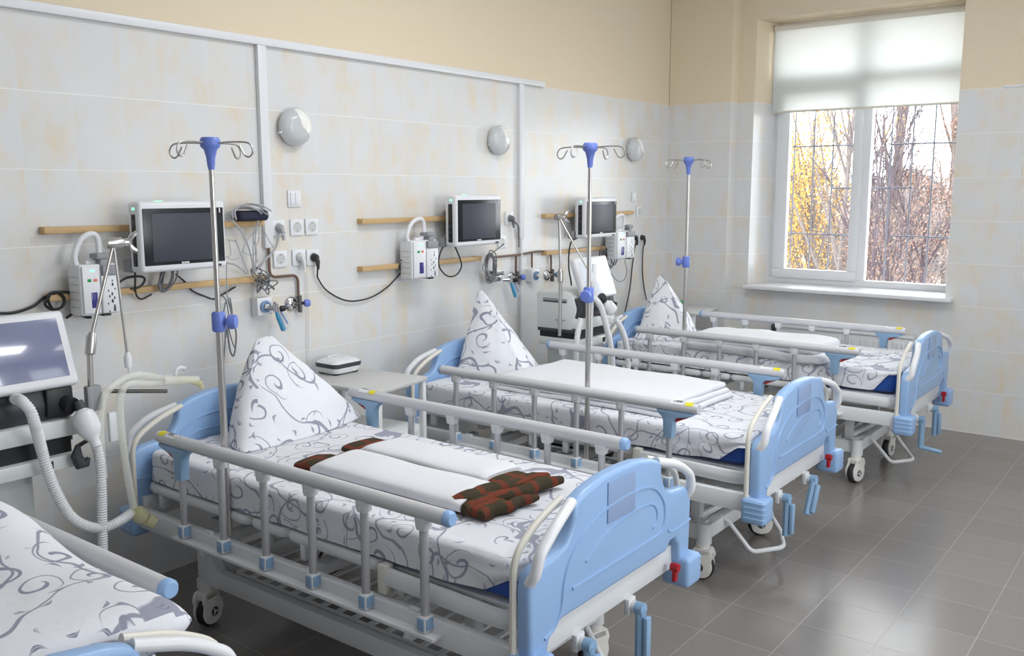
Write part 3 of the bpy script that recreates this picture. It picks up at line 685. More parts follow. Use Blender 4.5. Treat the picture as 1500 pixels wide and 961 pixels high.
# ------------------------------------------------------------------ mattresses and sheets
def rrect(hx, hy, r, n=6):
    out = []
    for cx, cy, a0 in ((hx - r, hy - r, 0), (-hx + r, hy - r, 90), (-hx + r, -hy + r, 180), (hx - r, -hy + r, 270)):
        for k in range(n + 1): a = radians(a0 + 90 * k / n); out.append((cx + r * cos(a), cy + r * sin(a)))
    return out
def densify(P, d):
    out = []
    for i in range(len(P)):
        a, b = V((*P[i], 0)), V((*P[(i + 1) % len(P)], 0)); n = max(1, int((b - a).length / d))
        for k in range(n): q = a.lerp(b, k / n); out.append((q.x, q.y))
    return out
MX, MY, MC = .915, .405, -.012
MZ0, MZ1 = .576, .690
def sheet_shape(seed, loose):
    """fitted sheet: top surface, rolled edge and skirt down to the rim; loose(x, y) -> how much the rim is pulled up"""
    P = densify(rrect(MX + .006, MY + .006, .05), .022); N = len(P); s = S(); grid = []; uv = []
    def row(sc_, z, drop, push=0.0, lift=None):
        g_, u_ = [], []
        for i in range(N + 1):
            x, y = P[i % N]; L = sqrt(x * x + y * y); a, b = P[(i - 1) % N], P[(i + 1) % N]; nx, ny = b[1] - a[1], -(b[0] - a[0]); q = sqrt(nx * nx + ny * ny) or 1; nx /= q; ny /= q
            zz = z; px = x * sc_[0] + nx * push; py = y * sc_[1] + ny * push
            w = noise3((px * 1, py * 1, z * 2), 5, seed)
            if drop > 0:
                amp = min(1, drop / .06); wr = max(-.004, noise3((x * 1.0 + y * .6, drop * 2.5, 0), 9, seed) * .012 + .004 + noise3((x + y, drop * 4, 3), 22, seed) * .004)
                foot = max(0, (x - .3) / .6); amp *= .35 + .9 * min(1, foot); px += nx * wr * amp; py += ny * wr * amp
                zz = z + (loose(x, y) * lift if lift else 0) + (noise3((x * 3, y * 3, 1), 2, seed) * .012 * amp if lift and lift > .4 else 0)
            else:
                zz = z + w * .0025 + noise3((px, py, 0), 13, seed) * .0012
            g_.append((px + MC, py, zz)); u_.append((px + MC + nx * drop + seed * .37, py + ny * drop + seed * .61))
        grid.append(g_[:N]); uv.append(u_)
    for q in (.02, .2, .38, .55, .7, .82, .91, .965): row((1 - (1 - q) * .98, q) if q < .3 else (.985 + .015 * q if False else 1 - (1 - q) * .98, q), MZ1 + .006, 0)
    row((1, 1), MZ1 + .0055, 0, -.014); row((1, 1), MZ1 + .002, .008, -.005); row((1, 1), MZ1 - .008, .018, 0)
    H = MZ1 - .012
    for k in range(1, 8): row((1, 1), MZ1 - .008 - k * .0145, .018 + k * .0145, .003 * (k / 7), k / 7)
    s.quads(grid, uv, closed=True, flip=True)
    # centre
    vs = [s.b.verts.new(p) for p in grid[0]]; f = s.b.faces.new(vs); L = s.b.loops.layers.uv.verify()
    for lp, q in zip(f.loops, uv[0]): lp[L].uv = q
    bmesh.ops.remove_doubles(s.b, verts=s.b.verts[:], dist=.0005)
    return s
def lift_foot(k): return lambda x, y: k * max(0, min(1, (x - .80) / .085)) * max(0, min(1, (-y - .22) / .1))
ML = {'A': 'blue mattress under the plaid blanket bed, seen at its foot corner', 'B': 'navy blue mattress of the middle bed, showing at its foot corner', 'C': 'bright blue mattress corner showing on the farthest bed', 'D': 'mattress of the bed cut off at the lower left'}
SL = {'A': 'white scroll-print sheet on the bed with the plaid blanket', 'B': 'white scroll-print sheet on the middle bed under the flat white duvet', 'C': 'white scroll-print sheet on the farthest bed by the window', 'D': 'white scroll-print sheet on the bed at the lower left corner'}
for k in 'ABCD':
    x, y = POS[k]; T = Matrix.Translation((x, y, 0))
    s = S().prism(rrect(MX, MY, .05), 'z', MZ0, MZ1, .02, 3)
    s.move(Matrix.Translation((MC, 0, 0))).move(T)
    single('mattress', s, NAVY, ML[k], 'mattress', 'mattresses on the beds')
    o = obj('bed_sheet', sheet_shape('ABCD'.index(k) + 1, lift_foot({'A': .055, 'B': .075, 'C': .112, 'D': .03}[k])).move(T), LINEN, None, 60)
    o.data.transform(Matrix.Translation((-x, -y, -MZ0))); o.location = (x, y, MZ0)
    tag(o, SL[k], 'sheet', 'sheets on the beds')

# ------------------------------------------------------------------ pillows
def baked(s, levels, name, m, uvs=1, disp=None, solid=False):
    me = bpy.data.meshes.new('tmp'); s.b.normal_update(); bmesh.ops.recalc_face_normals(s.b, faces=s.b.faces[:]); s.b.to_mesh(me); s.b.free()
    o = bpy.data.objects.new('tmp', me); COL.objects.link(o); mo = o.modifiers.new('s', 'SUBSURF'); mo.levels = mo.render_levels = levels
    dg = bpy.context.evaluated_depsgraph_get(); out = bpy.data.meshes.new_from_object(o.evaluated_get(dg)); out.name = name
    bpy.data.objects.remove(o); bpy.data.meshes.remove(me)
    if disp:
        nn = [v.normal.copy() for v in out.vertices]
        for v, n in zip(out.vertices, nn): v.co = v.co + n * disp(v.co)
    out.polygons.foreach_set('use_smooth', [True] * len(out.polygons)); out.update()
    out.materials.clear(); out.materials.append(m); box_uv(out)
    o = bpy.data.objects.new(name, out); COL.objects.link(o); return o
def crease(s, prs, val):
    s.b.verts.ensure_lookup_table(); L = s.b.edges.layers.float.get('crease_edge') or s.b.edges.layers.float.new('crease_edge')
    for a, b in prs:
        e = s.b.edges.get((s.b.verts[a], s.b.verts[b]))
        if e: e[L] = val
def settle(o, zmin):
    for v in o.data.vertices:
        if v.co.z < zmin: v.co.z = zmin
def tent_pillow(FL, FR, BR, BL_, ap, ap2, puff, seed, label, zb, creases=.75):
    """pillow stood up so that one corner points to the ceiling: base quad, apex ridge, puffed faces"""
    s = S(); s.b.edges.layers.float.new('crease_edge'); s.b.verts.layers.float.new('crease_vert')
    P = [V(p) for p in (FL, FR, BR, BL_)]; A, B = V(ap), V(ap2); c = sum(P, V()) / 4; c.z += .12
    def out(p, k): d = (p - c); d.z *= .3; return p + d.normalized() * k
    mid = []
    fr_ = (.0, .33, .68)
    lv = []
    for f in fr_:
        ringp = []
        for i in range(4):
            a, b = P[i], P[(i + 1) % 4]; ta = A if i in (0, 3) else B; tb = A if (i + 1) % 4 in (0, 3) else B
            ringp.append(a.lerp(ta, f)); mm = ((a + b) / 2).lerp((ta + tb) / 2, f); ringp.append(out(mm, puff * (1 - f) * (1.0 if f else .45)))
        lv.append([s.b.verts.new(p) for p in ringp])
    top = [s.b.verts.new(A), s.b.verts.new((A + B) / 2 + V((0, -.01, .0))), s.b.verts.new(B), s.b.verts.new((A + B) / 2 + V((0, .012, .0)))]
    for a, b in zip(lv, lv[1:]):
        for k in range(8): s.b.faces.new((a[k], a[(k + 1) % 8], b[(k + 1) % 8], b[k]))
    u = lv[-1]
    # ring of 8: 0 FL,1 front mid,2 FR,3 right mid,4 BR,5 back mid,6 BL,7 left mid
    tm = [top[0], top[1], top[2], top[2], top[2], top[3], top[0], top[0]]
    for k in range(8):
        q = [u[k], u[(k + 1) % 8], tm[(k + 1) % 8], tm[k]]; q = list(dict.fromkeys(q))
        s.b.faces.new(q)
    s.b.faces.new(top)
    bot = s.b.verts.new(sum([v.co for v in lv[0]], V()) / 8)
    for k in range(8): s.b.faces.new((lv[0][(k + 1) % 8], lv[0][k], bot))
    s.b.verts.index_update()
    crease(s, [(lv[0][k].index, lv[0][(k + 1) % 8].index) for k in range(8)], .55)
    for a, b in zip(lv, lv[1:]): crease(s, [(a[2].index, b[2].index)], creases); crease(s, [(a[k].index, b[k].index) for k in (0, 4, 6)], .3)
    crease(s, [(u[0].index, top[0].index), (u[2].index, top[2].index)], creases)
    crease(s, [(top[0].index, top[1].index), (top[1].index, top[2].index)], .6)
    L = s.b.verts.layers.float.get('crease_vert') or s.b.verts.layers.float.new('crease_vert')
    for v in (lv[0][0], lv[0][2], top[0], top[2]): v[L] = .9
    o = baked(s, 4, 'pillow', LINEN_DARK, disp=lambda p: noise3(p, 6, seed) * .009 + noise3((p.x * 1.5, p.y * 1.5, p.z * .7), 14, seed) * .004)
    settle(o, zb)
    vs = [v.co for v in o.data.vertices]; c = sum(vs, V()) / len(vs); c.z = zb; o.data.transform(Matrix.Translation(-c)); o.location = c
    return tag(o, label, 'pillow', 'scroll-print pillows')
ZB = MZ1 + .0075
tent_pillow((.715, 2.12, ZB), (.655, 2.83, ZB), (.38, 2.70, ZB), (.36, 2.32, ZB), (.452, 2.405, 1.09), (.47, 2.475, 1.10), .125, 3, 'scroll-print pillow stood up to a point on the bed with the plaid blanket', ZB)
tent_pillow((.385, 3.74, ZB), (.785, 3.92, ZB), (.62, 4.26, ZB), (.40, 4.22, ZB), (.395, 3.955, 1.155), (.43, 3.965, 1.16), .085, 5, 'tall pointed scroll-print pillow on the middle bed', ZB)
tent_pillow((.50, 5.50, ZB), (.90, 5.65, ZB), (.72, 6.02, ZB), (.52, 6.0, ZB), (.495, 5.86, 1.11), (.53, 5.87, 1.12), .105, 8, 'pointed scroll-print pillow on the farthest bed by the window', ZB)
# the pillow lying across the near bed, its far half pushed up
def flat_pillow(label):
    s = S(); n = 16; g1, g2 = [], []
    def pos(a, b, sd):
        sq = (1 - abs(a) ** 6.0) * (1 - abs(b) ** 6.0); th = .078 * max(0, sq) ** .45
        k = 1 - .05 * (1 - abs(a) ** 2) - .05 * abs(a) ** 8 * abs(b) ** 8; k2 = 1 - .03 * (1 - abs(b) ** 2) - .05 * abs(a) ** 8 * abs(b) ** 8
        x = a * .455 * k2; y = b * .31 * k
        q = max(0, 1 - sqrt((a + .62) ** 2 / .62 + (b - .55) ** 2 / .42)); z = .092 + sd * th + (q ** 1.1) * .115 + .022 * max(0, a) ** 3 * abs(b)
        z += noise3((x, y, 0), 7, 4) * .010 - .016 * math.exp(-((b - .12) / .10) ** 2) * (1 if sd > 0 else 0) * max(0, .8 - a) * min(1, sq * 2)
        return V((1.56 + x + y * .03, .77 + y, ZB + max(0, z)))
    for i in range(n + 1):
        a = -1 + 2 * i / n; a = math.copysign(abs(a) ** .8, a)
        r1, r2 = [], []
        for j in range(n + 1):
            b = -1 + 2 * j / n; b = math.copysign(abs(b) ** .8, b); r1.append(pos(a, b, 1)); r2.append(pos(a, b, -1))
        g1.append(r1); g2.append(r2)
    s.quads(g1); s.quads(g2, flip=True); bmesh.ops.remove_doubles(s.b, verts=s.b.verts[:], dist=.0015)
    o = baked(s, 2, 'pillow', LINEN_DARK); settle(o, ZB)
    vs = [v.co for v in o.data.vertices]; c = sum(vs, V()) / len(vs); c.z = ZB; o.data.transform(Matrix.Translation(-c)); o.location = c
    return tag(o, label, 'pillow', 'scroll-print pillows')
flat_pillow('plump scroll-print pillow lying at the lower left corner, below the rail end')

# ------------------------------------------------------------------ blankets
def roll(sec, x0, x1, y0, y1, zb, th, seed, n=40, skew=0, k=22, wob=.006, tail=None):
    """flattened roll lying along x: superellipse section swept along x; returns grid, uv"""
    grid, uv = [], []; w = (y1 - y0) / 2
    for i in range(n + 1):
        f = i / n; row, ur = [], []
        for j in range(k + 1):
            a = 2 * pi * j / k; e = .62; cy = math.copysign(abs(cos(a)) ** e, cos(a)); cz = math.copysign(abs(sin(a)) ** e, sin(a))
            tt = tail(f) if tail else 1
            y = (y0 + y1) / 2 + cy * w * (.9 + .1 * tt) ; z = zb + th / 2 * tt * (1 + cz)
            x = x0 + (x1 - x0) * f + skew * (y - (y0 + y1) / 2)
            q = noise3((x, y, z * 2), 5, seed) * wob * (1 if z > zb + .01 else 0)
            row.append((x, y, z + q)); ur.append((x, y + z * 1.2 + (.2 if sin(a) < 0 else 0)))
        grid.append(row[:k]); uv.append(ur)
    return grid, uv
def roll_obj(name, m, parent, *a, **kw):
    g_, u_ = roll(None, *a, **kw); s = S().quads(g_, u_, closed=True)
    L = s.b.loops.layers.uv.verify()
    for row, ur in ((g_[0][::-1], u_[0][:-1][::-1]), (g_[-1], u_[-1][:-1])):
        f = s.b.faces.new([s.b.verts.new(p) for p in row])
        for lp, q in zip(f.loops, ur): lp[L].uv = q
    bmesh.ops.remove_doubles(s.b, verts=s.b.verts[:], dist=.0004)
    return obj(name, s, m, parent, 50)
bk = thing('folded_blanket', 'brown and red plaid blanket folded in white covers on the near bed', 'blanket', (1.45, 2.33, ZB))
tp = lambda f: min(1, .55 + f * 7) * min(1, .8 + (1 - f) * 4)
roll_obj('white_cover', WHITE_CLOTH, bk, 1.115, 1.83, 2.105, 2.335, ZB + .004, .056, 1, skew=-.10, tail=tp)
roll_obj('white_cover', WHITE_CLOTH, bk, 1.10, 1.74, 2.365, 2.565, ZB + .004, .050, 2, skew=.05, tail=tp)
roll_obj('plaid_lining', PLAID, bk, 1.02, 1.93, 2.115, 2.265, ZB, .044, 3, skew=-.10, wob=.006, tail=lambda f: min(1, .7 + f * 4) * min(1, .75 + (1 - f) * 5))
roll_obj('plaid_lining', PLAID, bk, 1.01, 1.88, 2.37, 2.555, ZB, .030, 4, skew=.05, wob=.010, n=40)
roll_obj('plaid_lining', PLAID, bk, 1.06, 1.80, 2.28, 2.42, ZB, .020, 5, wob=.004)
# thick rolled plaid end at the foot, three soft folds across the bed
s = S()
for q, (x0_, x1_, zc, r, y0, y1) in enumerate(((1.80, 1.885, .034, .034, 2.125, 2.53), (1.855, 1.93, .028, .029, 2.11, 2.54), (1.915, 1.955, .022, .022, 2.115, 2.36))):
    pth = [(x0_ + (x1_ - x0_) * i / 14 + .008 * sin(i * .9 + q), y0 + (y1 - y0) * i / 14, ZB + zc + .005 * noise3((i, q, 0), .5)) for i in range(15)]
    rr = [r * min(1, .62 + min(i, 14 - i) * .2) * (1 - .25 * i / 14) for i in range(15)]
    s.tube(pth, rr, 14)
o = obj('plaid_end', s, PLAID, bk, 60); box_uv(o.data)

def slab(s, cx, cy, hx, hy, z, th, rot, seed, r=.03, wob=.006):
    P = densify(rrect(hx, hy, r), .03); N = len(P); grid = []; R_ = Matrix.Rotation(rot, 3, 'Z')
    def row(sc_, zz, push=0):
        out = []
        for i in range(N):
            x, y = P[i]; a, b = P[i - 1], P[(i + 1) % N]; nx, ny = b[1] - a[1], -(b[0] - a[0]); q = sqrt(nx * nx + ny * ny) or 1
            p = R_ @ V((x * sc_ + nx / q * push, y * sc_ + ny / q * push, 0)); w = noise3((p.x + cx, p.y + cy, seed), 3.5, seed) * wob + noise3((p.x, p.y, seed), 11, seed) * wob * .35
            out.append((cx + p.x, cy + p.y, zz + (w if zz > z + .001 else 0)))
        grid.append(out)
    for q in (.02, .25, .45, .62, .78, .9): row(q, z)
    row(1, z, -.02)
    for k in range(7): a = -pi / 2 + pi * k / 6; row(1, z + th / 2 + sin(a) * th / 2, -.02 + cos(a) * min(.02, th * .5))
    for q in (.9, .78, .62, .45, .25, .02): row(q, z + th)
    s.quads(grid, closed=True); s.b.faces.new([s.b.verts.new(p) for p in grid[0]]); s.b.faces.new([s.b.verts.new(p) for p in grid[-1]])
    bmesh.ops.remove_doubles(s.b, verts=s.b.verts[:], dist=.0004); return s
s = S(); a = radians(-1.5)
slab(s, 1.285, 3.945, .535, .315, ZB, .022, a, 1); slab(s, 1.275, 3.95, .52, .31, ZB + .021, .024, a, 2, wob=.007); slab(s, 1.265, 3.945, .51, .315, ZB + .044, .026, a, 3, wob=.009)
single('folded_duvet', s, WHITE_CLOTH, 'flat white duvet folded lengthwise on the middle bed', 'duvet', ang=60)
s = S()
slab(s, 1.44, 5.56, .46, .235, ZB, .05, radians(-2), 5, .05, .012); slab(s, 1.40, 5.58, .44, .225, ZB + .047, .05, radians(-1), 7, .06, .016)
single('folded_duvet', s, WHITE_CLOTH, 'puffy white duvet folded on the farthest bed by the window', 'duvet', ang=60)

# ------------------------------------------------------------------ IV poles standing in the bed sockets
def iv_pole(x, y, z0, zt, zc, rot, label, clamp_dir):
    t = thing('iv_pole', label, 'drip stand', (x, y, z0), 'drip poles fixed to the beds')
    obj('lower_pole', S().cyl((x, y, z0), (x, y, zc), .0125, 14), STEEL, t)
    obj('upper_pole', S().cyl((x, y, zc - .02), (x, y, zt - .02), .0095, 14), STEEL, t)
    s = S().lathe([(.010, -.085), (.013, -.07), (.015, -.045), (.022, -.018), (.032, -.008), (.034, .0), (.034, .014), (.028, .024), (0, .026)], (x, y, zt), n=24)
    obj('hook_hub', s, VIOLET, t)
    for k in range(4):
        a = rot + k * pi / 2; d = V((cos(a), sin(a), 0)); c = V((x, y, zt + .004))
        p = [c + d * .03, c + d * .08 + V((0, 0, .003)), c + d * .142 + V((0, 0, .001)), c + d * .163 - V((0, 0, .010)), c + d * .170 - V((0, 0, .030)), c + d * .158 - V((0, 0, .046)), c + d * .140 - V((0, 0, .044)), c + d * .126 - V((0, 0, .024)), c + d * .118 - V((0, 0, .010))]
        obj('hook', S().tube(spl(p, 6), .0032, 8), STEEL, t)
    s = S().tube([(x, y, zc - .035), (x, y, zc - .028), (x, y, zc + .028), (x, y, zc + .035)], [.020, .024, .024, .020], 18)
    d = V(clamp_dir).normalized(); s.cyl(V((x, y, zc)), V((x, y, zc)) + d * .04, .012, 12)
    c = obj('height_clamp', s, VIOLET, t)
    s = S().lathe([(.012, .03), (.024, .034), (.027, .045), (.024, .062), (0, .066)], (x, y, zc), d, 10); obj('clamp_knob', s, VIOLET, c)
    return t
iv_pole(.905, 1.912, .477, 1.872, 1.262, radians(18), 'steel drip pole on the bed with the plaid blanket, left in the photo', (.7, .5, 0))
iv_pole(1.408, 3.52, .477, 1.90, 1.245, radians(4), 'steel drip pole in the middle, rising from the middle bed', (.3, -1, 0))
iv_pole(.98, 5.33, .477, 1.895, 1.262, radians(62), 'steel drip pole farthest back, in front of the wall corner', (-.8, -.4, 0))

# ------------------------------------------------------------------ things fixed to the left wall
def wbox(s, y0, y1, z0, z1, x0, x1, bev=.003): return s.box((x0, y0, z0), (x1, y1, z1), bev)
def wood_rail(y0, y1, zc, label):
    s = S(); wbox(s, y0, y1, zc - .0135, zc + .0135, .022, .044, .003)
    t = tag(obj('wooden_rail', s, WOOD, None), label, 'rail', 'wooden rails on the tiled wall'); c = V((.03, (y0 + y1) / 2, zc - .0135)); t.data.transform(Matrix.Translation(-c)); t.location = c
    bpy.context.view_layer.update()
    for y in (y0 + .02, y1 - .02): obj('spacer_block', S().box((0, y - .02, zc - .015), (.024, y + .02, zc + .015), .003), WOOD, t)
wood_rail(1.745, 2.79, 1.562, 'upper wooden rail behind the nearest patient monitor')
wood_rail(1.742, 2.79, 1.298, 'lower wooden rail under the nearest patient monitor')
wood_rail(3.424, 4.42, 1.551, 'upper wooden rail behind the middle patient monitor')
wood_rail(3.416, 4.42, 1.297, 'lower wooden rail under the middle patient monitor')
wood_rail(5.112, 6.285, 1.541, 'upper wooden rail behind the farthest patient monitor')
wood_rail(5.115, 6.03, 1.289, 'lower wooden rail under the farthest patient monitor')

def monitor(y0, y1, z0, z1, label):
    t = thing('patient_monitor', label, 'patient monitor', (.12, (y0 + y1) / 2, z0), 'patient monitors on the wall'); w, h = y1 - y0, z1 - z0
    s = S().box((.07, y0 + .05, z0 + .03), (.13, y1 - .05, z1 - .03), .02, 3); s.box((.112, y0, z0), (.20, y1, z1), .016, 4)
    c = obj('casing', s, WPLASTIC, t)
    obj('bezel', S().box((.192, y0 + .014, z0 + .028), (.2025, y1 - .012, z1 - .028), .003), BEZEL, t)
    obj('screen', S().box((.2, y0 + .052, z0 + .042), (.2040, y1 - .062 if w > .4 else y1 - .052, z1 - .05), .001), SCREEN, t)
    s = S().box((.138, y0 - .0012, z0 + .025), (.172, y0 + .01, z1 - .05), .003)
    p = obj('connector_panel', s, BEZEL, t)
    s = S()
    for k, z in enumerate((.05, .085, .12, .155, .19, .225)):
        s.cyl((.155, y0 - .003, z0 + z), (.155, y0, z0 + z), .006, 10)
    obj('socket', s, DGREY, p)
    obj('alarm_lamp', S().box((.162, y0 + .09, z1 - .003), (.182, y0 + .12, z1 + .003), .002), GREENLED, t, label='small lit green lamp')
    obj('alarm_lamp', S().box((.150, y0 - .0015, z1 - .034), (.17, y0 + .004, z1 - .024), .001), GREENLED, t, label='small lit green lamp')
    s = S(); ym = (y0 + y1) / 2 - .005
    for k in range(3): s.box((.2025, ym - .018 + k * .0125, z0 + .0305), (.2032, ym - .008 + k * .0125, z0 + .0375))
    s.box((.2025, y1 - .034, z1 - .05), (.2032, y1 - .028, z1 - .037)); s.cyl((.2025, y1 - .031, z1 - .034), (.2032, y1 - .031, z1 - .034), .0035, 8)
    obj('maker_mark', s, WPLASTIC, t)
    obj('power_button', S().box((.199, y1 - .06, z0 + .008), (.2035, y1 - .032, z0 + .018), .003), DGREY, t)
    s = S().box((.03, y0 + .1, z0 + .04), (.07, y1 - .1, z1 - .06), .004); s.box((.0, (y0 + y1) / 2 - .05, z0 + .08), (.035, (y0 + y1) / 2 + .05, z1 - .12), .004)
    obj('wall_bracket', s, GREY, t)
    obj('parameter_module', S().box((.04, y0 + .008, z0 - .004), (.10, y0 + .035, z0 + .05), .008), GREY, t)
    return t
monitor(2.052, 2.460, 1.382, 1.672, 'nearest and largest-looking patient monitor, dark screen, left in the photo')
monitor(4.002, 4.421, 1.392, 1.688, 'middle patient monitor with dark grey screen left of the second cable duct')
monitor(5.356, 5.769, 1.383, 1.664, 'farthest patient monitor, right of the middle drip pole')

def pump(y0, y1, z0, z1, label):
    t = thing('infusion_pump', label, 'infusion pump', (.1, (y0 + y1) / 2, z0), 'infusion pumps clamped to the lower rails'); w = y1 - y0; h = z1 - z0; a = y0 + w * .52
    s = S().box((.046, y0, z0), (.14, y1, z1), .008, 3)
    c = obj('casing', s, WPLASTIC, t)
    obj('front_panel', S().box((.138, y0 + .006, z0 + .008), (.150, a - .004, z1 - .006), .004), WPLASTIC, t)
    d = obj('door', S().box((.138, a, z0 + .004), (.154, y1 - .004, z1 - .045), .006), WPLASTIC, t)
    s = S()
    for k, (dy, dz, r) in enumerate([(.2, .88, .004), (.2, .78, .006), (.45, .66, .004), (-.3, .62, .004), (.1, .53, .006), (-.2, .47, .005), (.35, .42, .005), (.1, .34, .007), (-.4, .28, .004), (.3, .20, .006), (.3, .12, .008), (-.3, .07, .004)]):
        yy = (a + y1) / 2 + dy * w * .24; zz = z0 + dz * (h - .05); s.box((.1535, yy - r * .6, zz - r), (.1548, yy + r * .6, zz + r), .0006)
    obj('printed_symbol', s, DGREY, d)
    p = [(.10, y0 + .012, z1 - .01), (.10, y0 + .006, z1 + .035), (.10, y0 + w * .22, z1 + .095), (.10, y0 + w * .5, z1 + .118), (.10, y0 + w * .67, z1 + .10), (.10, y0 + w * .68, z1 + .03), (.10, y0 + w * .55, z1 + .006), (.10, y0 + w * .3, z1 + .002)]
    obj('carrying_handle', S().tube(spl(p, 6), .0115, 10, sy=1.0), WPLASTIC, t, label='white loop carrying handle')
    s = S().box((.085, y1 - .085, z1 + .018), (.15, y1 - .018, z1 + .042), .008); s.box((.10, y1 - .07, z1 - .03), (.145, y1 - .03, z1 + .02), .005)
    k = obj('syringe_clamp', s, GREY, t); obj('clamp_block', S().box((.14, a + .006, z1 - .045), (.160, y1 - .008, z1 - .006), .003), GREY, t)
    obj('display', S().box((.149, y0 + w * .24, z0 + .03), (.1512, y0 + w * .40, z0 + .092), .001), BLUELCD, t)
    obj('start_key', S().box((.149, y0 + w * .16, z1 - .068), (.1515, y0 + w * .26, z1 - .056), .001), GREEN, t); obj('stop_key', S().box((.149, y0 + w * .32, z1 - .068), (.1515, y0 + w * .42, z1 - .056), .001), mat('orange_key', (226, 132, 104), .4) if 'orange_key' not in MATS else MATS['orange_key'], t)
    obj('indicator_lamp', S().box((.149, y0 + w * .24, z1 - .028), (.1515, y0 + w * .36, z1 - .020), .001), GREENLED, t, label='lit green indicator')
    s = S()
    for i in range(5): s.box((.06 + .0 * i, y0 - .001, z0 + .03 + i * .03), (.125, y0 + .002, z0 + .036 + i * .03))
    obj('ventilation_rib', s, LGREY, c)
    obj('rail_clamp', S().box((.0215, (y0 + y1) / 2 - .03, z0 + .05), (.047, (y0 + y1) / 2 + .03, z0 + .125), .003), DGREY, t)
    obj('foot_pad', S().box((.08, y1 - .075, z0 - .006), (.15, y1 - .04, z0 + .002), .002), BLACK, t)
    return t
pump(1.822, 1.977, 1.226, 1.428, 'nearest white infusion pump with blue display, left of the nearest patient monitor')
pump(3.696, 3.902, 1.226, 1.440, 'middle white infusion pump with violet display, left of the middle patient monitor')
pump(5.862, 6.118, 1.205, 1.414, 'farthest white infusion pump, right of the farthest patient monitor')

def wall_lamp(y, label):
    t = thing('wall_lamp', label, 'wall lamp', (0, y, 1.94), 'round glass wall lamps')
    obj('mounting_disc', S().lathe([(.07, 0), (.078, .006), (.078, .016), (.06, .022)], (0, y, 2.022), (1, 0, 0), 32), WMETAL, t)
    prof = [(.080, .016), (.090, .024), (.092, .034), (.088, .05), (.074, .068), (.05, .080), (.025, .085), (0, .086)]
    obj('glass_shade', S().lathe(prof, (0, y, 2.022), (1, 0, 0), 40), FROST, t)
    def hz(q):
        for (r0_, h0), (r1, h1) in zip(prof[2:], prof[3:]):
            if r1 <= q <= r0_: return h0 + (h1 - h0) * (r0_ - q) / (r0_ - r1)
        return .034
    g_ = [[(hz(q) + .0016, y + q * cos(a), 2.022 + q * sin(a)) for a in [radians(-35 + 14 * k) for k in range(11)]] for q in [.004 + .0085 * i for i in range(11)]]
    obj('clear_segment', S().quads(g_), mat('ribbed_bright_glass', (246, 245, 240), .12, spec=.8) if 'ribbed_bright_glass' not in MATS else MATS['ribbed_bright_glass'], t)
    s = S(); 
    for a in (80, 200, 320):
        p = V((.03, y + .09 * cos(radians(a)), 2.022 + .09 * sin(radians(a)))); s.box(p - V((.012, .006, .006)), p + V((.012, .006, .006)), .002)
    obj('retaining_clip', s, CHROME, t)
wall_lamp(3.0, 'nearest round glass wall lamp, right of the first cable duct'); wall_lamp(4.61, 'middle round glass wall lamp, left of the second cable duct'); wall_lamp(6.30, 'farthest round glass wall lamp, near the corner')

def socket(y, z, label, w=.082, plugface=True):
    t = thing('wall_socket', label, 'socket', (0, y, z - w / 2), 'white wall sockets')
    obj('cover_plate', S().box((0, y - w / 2, z - w / 2), (.011, y + w / 2, z + w / 2), .004), WPLASTIC, t)
    s = S().lathe([(.026, .0112), (.026, .012), (.022, .012), (.021, .006), (0, .006)], (0, y, z), (1, 0, 0), 24); obj('round_recess', s, LGREY, t)
    s = S()
    for q in (-1, 1): s.cyl((.004, y + q * .0095, z), (.0075, y + q * .0095, z), .003, 8); s.box((.006, y - .004, z + q * .019), (.0115, y + .004, z + q * .019 + .003))
    obj('contact_hole', s, DGREY, t)
def switch(y, z, label, w=.082, n=2):
    t = thing('light_switch', label, 'light switch', (0, y, z - w / 2))
    obj('cover_plate', S().box((0, y - w / 2, z - w / 2), (.009, y + w / 2, z + w / 2), .004), WPLASTIC, t)
    for k in range(n): a = y - .03 + k * .06 / n; obj('rocker', S().box((.008, a + .001, z - .03), (.014, a + .06 / n - .001, z + .03), .003), WPLASTIC, t)
switch(3.004, 1.675, 'white light switch above the two rows of sockets'); switch(6.345, 1.66, 'white light switch near the corner above the farthest sockets', .07, 1)
socket(2.896, 1.534, 'socket holding the grey plug, first of the upper row of three'); socket(3.012, 1.534, 'empty socket in the middle of the upper row'); socket(3.107, 1.534, 'empty socket last in the upper row of three')
socket(2.902, 1.383, 'empty socket first in the lower row of three'); socket(3.018, 1.383, 'socket with the thin white cord plug, middle of the lower row'); socket(3.108, 1.378, 'socket holding the black plug, last of the lower row')
socket(4.748, 1.534, 'socket with a grey plug between the middle monitor and the second cable duct', .085); socket(4.67, 1.385, 'socket below the middle monitor, crossed by thin wires', .08)
socket(6.428, 1.545, 'socket right of the farthest upper rail', .085); socket(6.345, 1.345, 'socket with a black plug close to the farthest pump', .07); socket(6.465, 1.340, 'socket with a black plug nearest the corner', .07)

